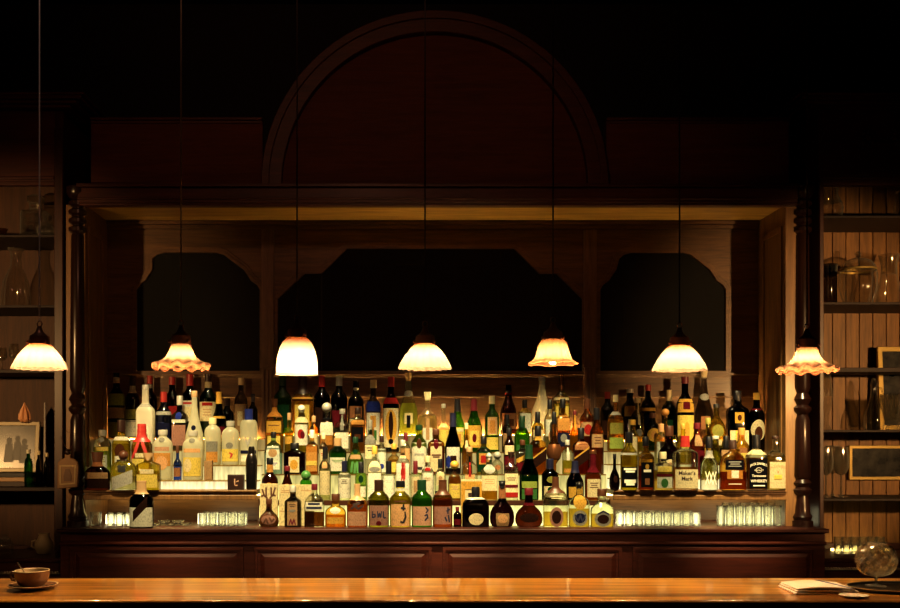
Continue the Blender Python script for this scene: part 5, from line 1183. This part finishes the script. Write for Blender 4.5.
m = MB(); m.tube([(-15.8*kc,0,14*kc),(-20*kc,0,15.5*kc),(-22*kc,0,12*kc),(-20*kc,0,7.5*kc),(-15.5*kc,0,6.5*kc)], 1.3*kc, seg=10); m.obj('handle', cm, t)
t = thing('teaspoon', 'teaspoon standing in the coffee cup', 'spoon', (X(32,2.67)-.019, 2.68, zc+5.6*kc))
MB().tube([(0.010,0,0),(-0.010,0,.030),(-0.026,0,.052)], [.0012,.0012,.0018], seg=8).obj('spoon_handle', plain('steel', (.5,.45,.4), .25, .9), t)
MB().sphere((0.013,0,-0.002), .006, sz=.5).obj('spoon_bowl', plain('steel', (.5,.45,.4)), t)
# crystal goblet and tray at the right
yt = 2.66
t = thing('serving_tray', 'dark flat tray with pale rim at the right end of the counter', 'tray', (X(906,yt), yt, CT+.0006))
MB().loft([(0,.150),(.002,.155),(.006,.160),(.009,.163),(.009,.158),(.0045,.152)], seg=56, k=.62).obj('tray_body', plain('black lacquer', (.008,.007,.007), .35), t)
MB().loft([(.0092,.1632),(.0105,.1636),(.0105,.1585),(.0092,.158)], seg=56, k=.62, capb=False, capt=False).obj('rim', plain('worn silver rim', (.60,.45,.26), .3, .6), t)
t = thing('crystal_goblet', 'round cut-crystal goblet on a short stem at the right end of the counter', 'glass', (X(876,2.70), 2.70, CT+.0006+.0048))
k = 2.70/F
def cut(a, r, z):
    q = 0.028*math.cos(16*a + 0.0) * math.sin(z/k*1.15)
    return r*(1+q), z
pr = [(9.5+ (1-math.cos(PI*i/22))*17.5, 19.2*math.sin(PI*(i+.3)/22)**0.75) for i in range(1,21)]
pr = [(a*k, max(.002, r*k)) for a, r in pr]
pr = [p for p in pr if p[0] < 43.5*k] + [(43.6*k, 10.6*k),(43.6*k, 10.0*k)]
gm = MB(); vs = []; fs = []; ns = 26
for j_, (a_, r_) in enumerate(pr):
    for i_ in range(ns):
        an = 2*PI*(i_ + .5*(j_ % 2))/ns
        bump = 1 + (.035 if (i_ + j_//2) % 2 else -.035)*math.sin(PI*min(1, j_/(len(pr)-3)))
        vs.append((r_*bump*math.cos(an), r_*bump*math.sin(an), a_))
for j_ in range(len(pr)-1):
    for i_ in range(ns):
        a0, b0, a1, b1 = j_*ns+i_, j_*ns+(i_+1)%ns, (j_+1)*ns+i_, (j_+1)*ns+(i_+1)%ns
        if j_ % 2: fs += [(a0, b0, b1), (a0, b1, a1)]
        else: fs += [(a0, b0, a1), (b0, b1, a1)]
gm.add(vs, fs)
gm.obj('bowl', glass('goblet crystal', (.97,.90,.74), body=.28, rough=.10, gloss=2.2, edge=.3, ior=1.4, mixr=.6), t, smooth=False)
MB().loft([(1.2*k,3*k),(2.5*k,1.5*k),(6*k,1.2*k),(8*k,1.6*k),(10*k,2.6*k)], seg=16).obj('stem', GC, t)
MB().loft([(0,9.5*k),(.6*k,9.6*k),(1.3*k,3*k)], seg=32).obj('foot', GC, t)
# folded newspaper / napkin, small plate
t = thing('folded_napkin', 'folded white cloth with a blue stripe lying on the counter, right', 'napkin', (X(819,2.64), 2.64, CT+.0006), rotz=-.05)
s = 2.64/F
def slab(mb, x0, x1, y0, y1, z, th, bow):
    n = 14; top = []; bot = []
    vs = []; fs = []
    for i in range(n+1):
        x = x0+(x1-x0)*i/n; zz = z+bow*math.sin(PI*i/n)
        vs += [(x,y0,zz),(x,y1,zz),(x,y1,zz+th),(x,y0,zz+th)]
    for i in range(n):
        o = 4*i
        for a in range(4): fs.append((o+a, o+(a+1)%4, o+4+(a+1)%4, o+4+a))
    fs += [(0,3,2,1),(4*n,4*n+1,4*n+2,4*n+3)]
    mb.add(vs, fs)
cl = plain('white linen', (.78,.68,.58), .8); bl = plain('blue stripe linen', (.10,.10,.20), .8)
mb = MB(); slab(mb, -32*s, 30*s, -.07, .07, 0, .005, .001); slab(mb, -31*s, 29*s, -.068, .066, .0055, .005, .003); mb.obj('lower_folds', cl, t, bevel=.0015)
mb = MB(); slab(mb, -30*s, 26*s, -.066, .062, .0108, .005, .006); mb.obj('top_fold', cl, t, bevel=.0015)
mb = MB(); vs = []
for (xa, ya) in ((2*s,.0622),(9*s,.0622),(27.5*s,-.0665),(20*s,-.0665)): vs.append((xa,ya,.0176+.006*math.sin(PI*(xa+30*s)/(56*s))))
mb = MB()
n = 10
for i in range(n+1):
    f = i/n; xa = (2+18*f)*s; y = .062-.128*f
    for dx in (0, 6.5*s):
        x = min(25.9*s, xa+dx); mb.v.append((x, y, .0162+.006*math.sin(PI*(x+30*s)/(56*s))))
for i in range(n): mb.f.append((2*i,2*i+1,2*i+3,2*i+2)); mb.m.append(0)
mb.obj('blue_stripe', bl, t)
t = thing('small_plate', 'small white plate by the folded cloth, overlapping the tray edge', 'plate', (X(854,2.535), 2.535, CT+.0006))
MB().loft([(0,.022),(.0015,.024),(.004,.034),(.006,.039),(.0055,.036),(.003,.024)], seg=36, k=.8).obj('plate_body', plain('white china', (.72,.62,.5), .25), t)
MB().loft([(.0058,.037),(.0065,.0392),(.0066,.0385),(.006,.0362)], seg=36, k=.8, capb=False, capt=False).obj('rim', plain('pale rim', (.8,.7,.55), .25), t)

# ---------------------------------------------------------------- added fill spots, camera, world
def area(name, loc, target, size, power, col):
    l = bpy.data.lights.new(name, 'AREA'); l.energy = power; l.color = col; l.shape = 'RECTANGLE'; l.size, l.size_y = size
    o = bpy.data.objects.new(name, l); C.objects.link(o); o.location = loc
    o.rotation_euler = (Vector(target)-Vector(loc)).to_track_quat('-Z','Y').to_euler(); return o
def spot(name, loc, target, ang, power, col, blend=.6, soft=.05):
    l = bpy.data.lights.new(name, 'SPOT'); l.energy = power; l.color = col; l.spot_size = math.radians(ang); l.spot_blend = blend; l.shadow_soft_size = soft
    o = bpy.data.objects.new(name, l); C.objects.link(o); o.location = loc
    o.rotation_euler = (Vector(target)-Vector(loc)).to_track_quat('-Z','Y').to_euler(); return o
WARM = (1.0,.62,.28)
CABW = (1.0,.58,.22)
spot('cabinet_fill_spot', (3.1,2.2,1.9), (2.36,5.3,1.85), 40, 185, CABW)  # fill spot added to light the right cabinet
spot('cabinet_fill_spot', (-3.0,2.4,1.95), (-2.05,5.3,1.98), 44, 105, CABW)  # same added fill for the left cabinet
for x_, p_ in ((-1.15,620),(-.45,780),(.22,830),(.90,740),(1.72,800)):
    spot('bottle_fill_spot', (x_,3.35,3.9), (x_,5.05,1.31), 19, p_, (1.0,.80,.40), 0.85)  # added front fill that brightens bottles and labels
spot('pediment_fill_spot', (-.3,1.6,3.95), (-.2,4.95,3.1), 70, 38, (1.0,.42,.22), 0.9, .35)  # weak reddish fill added for the pediment
spot('cord_fill_spot', (-1.05,2.25,3.95), (-1.063,2.8,2.65), 24, 16, (1.0,.66,.52), 0.9, .03)  # narrow beam added to brighten the pale cord
w = bpy.data.worlds.new('room'); bpy.context.scene.world = w; w.use_nodes = True
w.node_tree.nodes['Background'].inputs[0].default_value = (.010,.007,.006,1); w.node_tree.nodes['Background'].inputs[1].default_value = 0.15
cam = bpy.data.cameras.new('camera'); co = bpy.data.objects.new('camera', cam); C.objects.link(co)
co.location = (0,0,EZ); co.rotation_euler = (PI/2,0,0)
cam.sensor_width = 36; cam.lens = 36*F/900; cam.shift_x = (450-CX)/900; cam.shift_y = (CY-304)/900
cam.clip_start = .05
sc = bpy.context.scene; sc.camera = co
sc.view_settings.view_transform = 'Standard'; sc.view_settings.look = 'None'; sc.view_settings.exposure = 0.74; sc.view_settings.gamma = 0.88
cy = sc.cycles
cy.max_bounces = 20; cy.diffuse_bounces = 3; cy.glossy_bounces = 3; cy.transmission_bounces = 16; cy.transparent_max_bounces = 48
cy.sample_clamp_indirect = 4.0; cy.caustics_reflective = False; cy.caustics_refractive = False
seen = {}
for n_, l_, g_ in LABELS:
    if l_ in seen and (g_ is None or seen[l_] != g_): print('DUP LABEL', n_, l_)
    seen[l_] = g_
    nw = len(l_.replace('-', ' ').split())
    if nw > 16 or nw < 4: print('LABEL LENGTH', nw, l_)
for o_ in OVER: print('settle', o_)
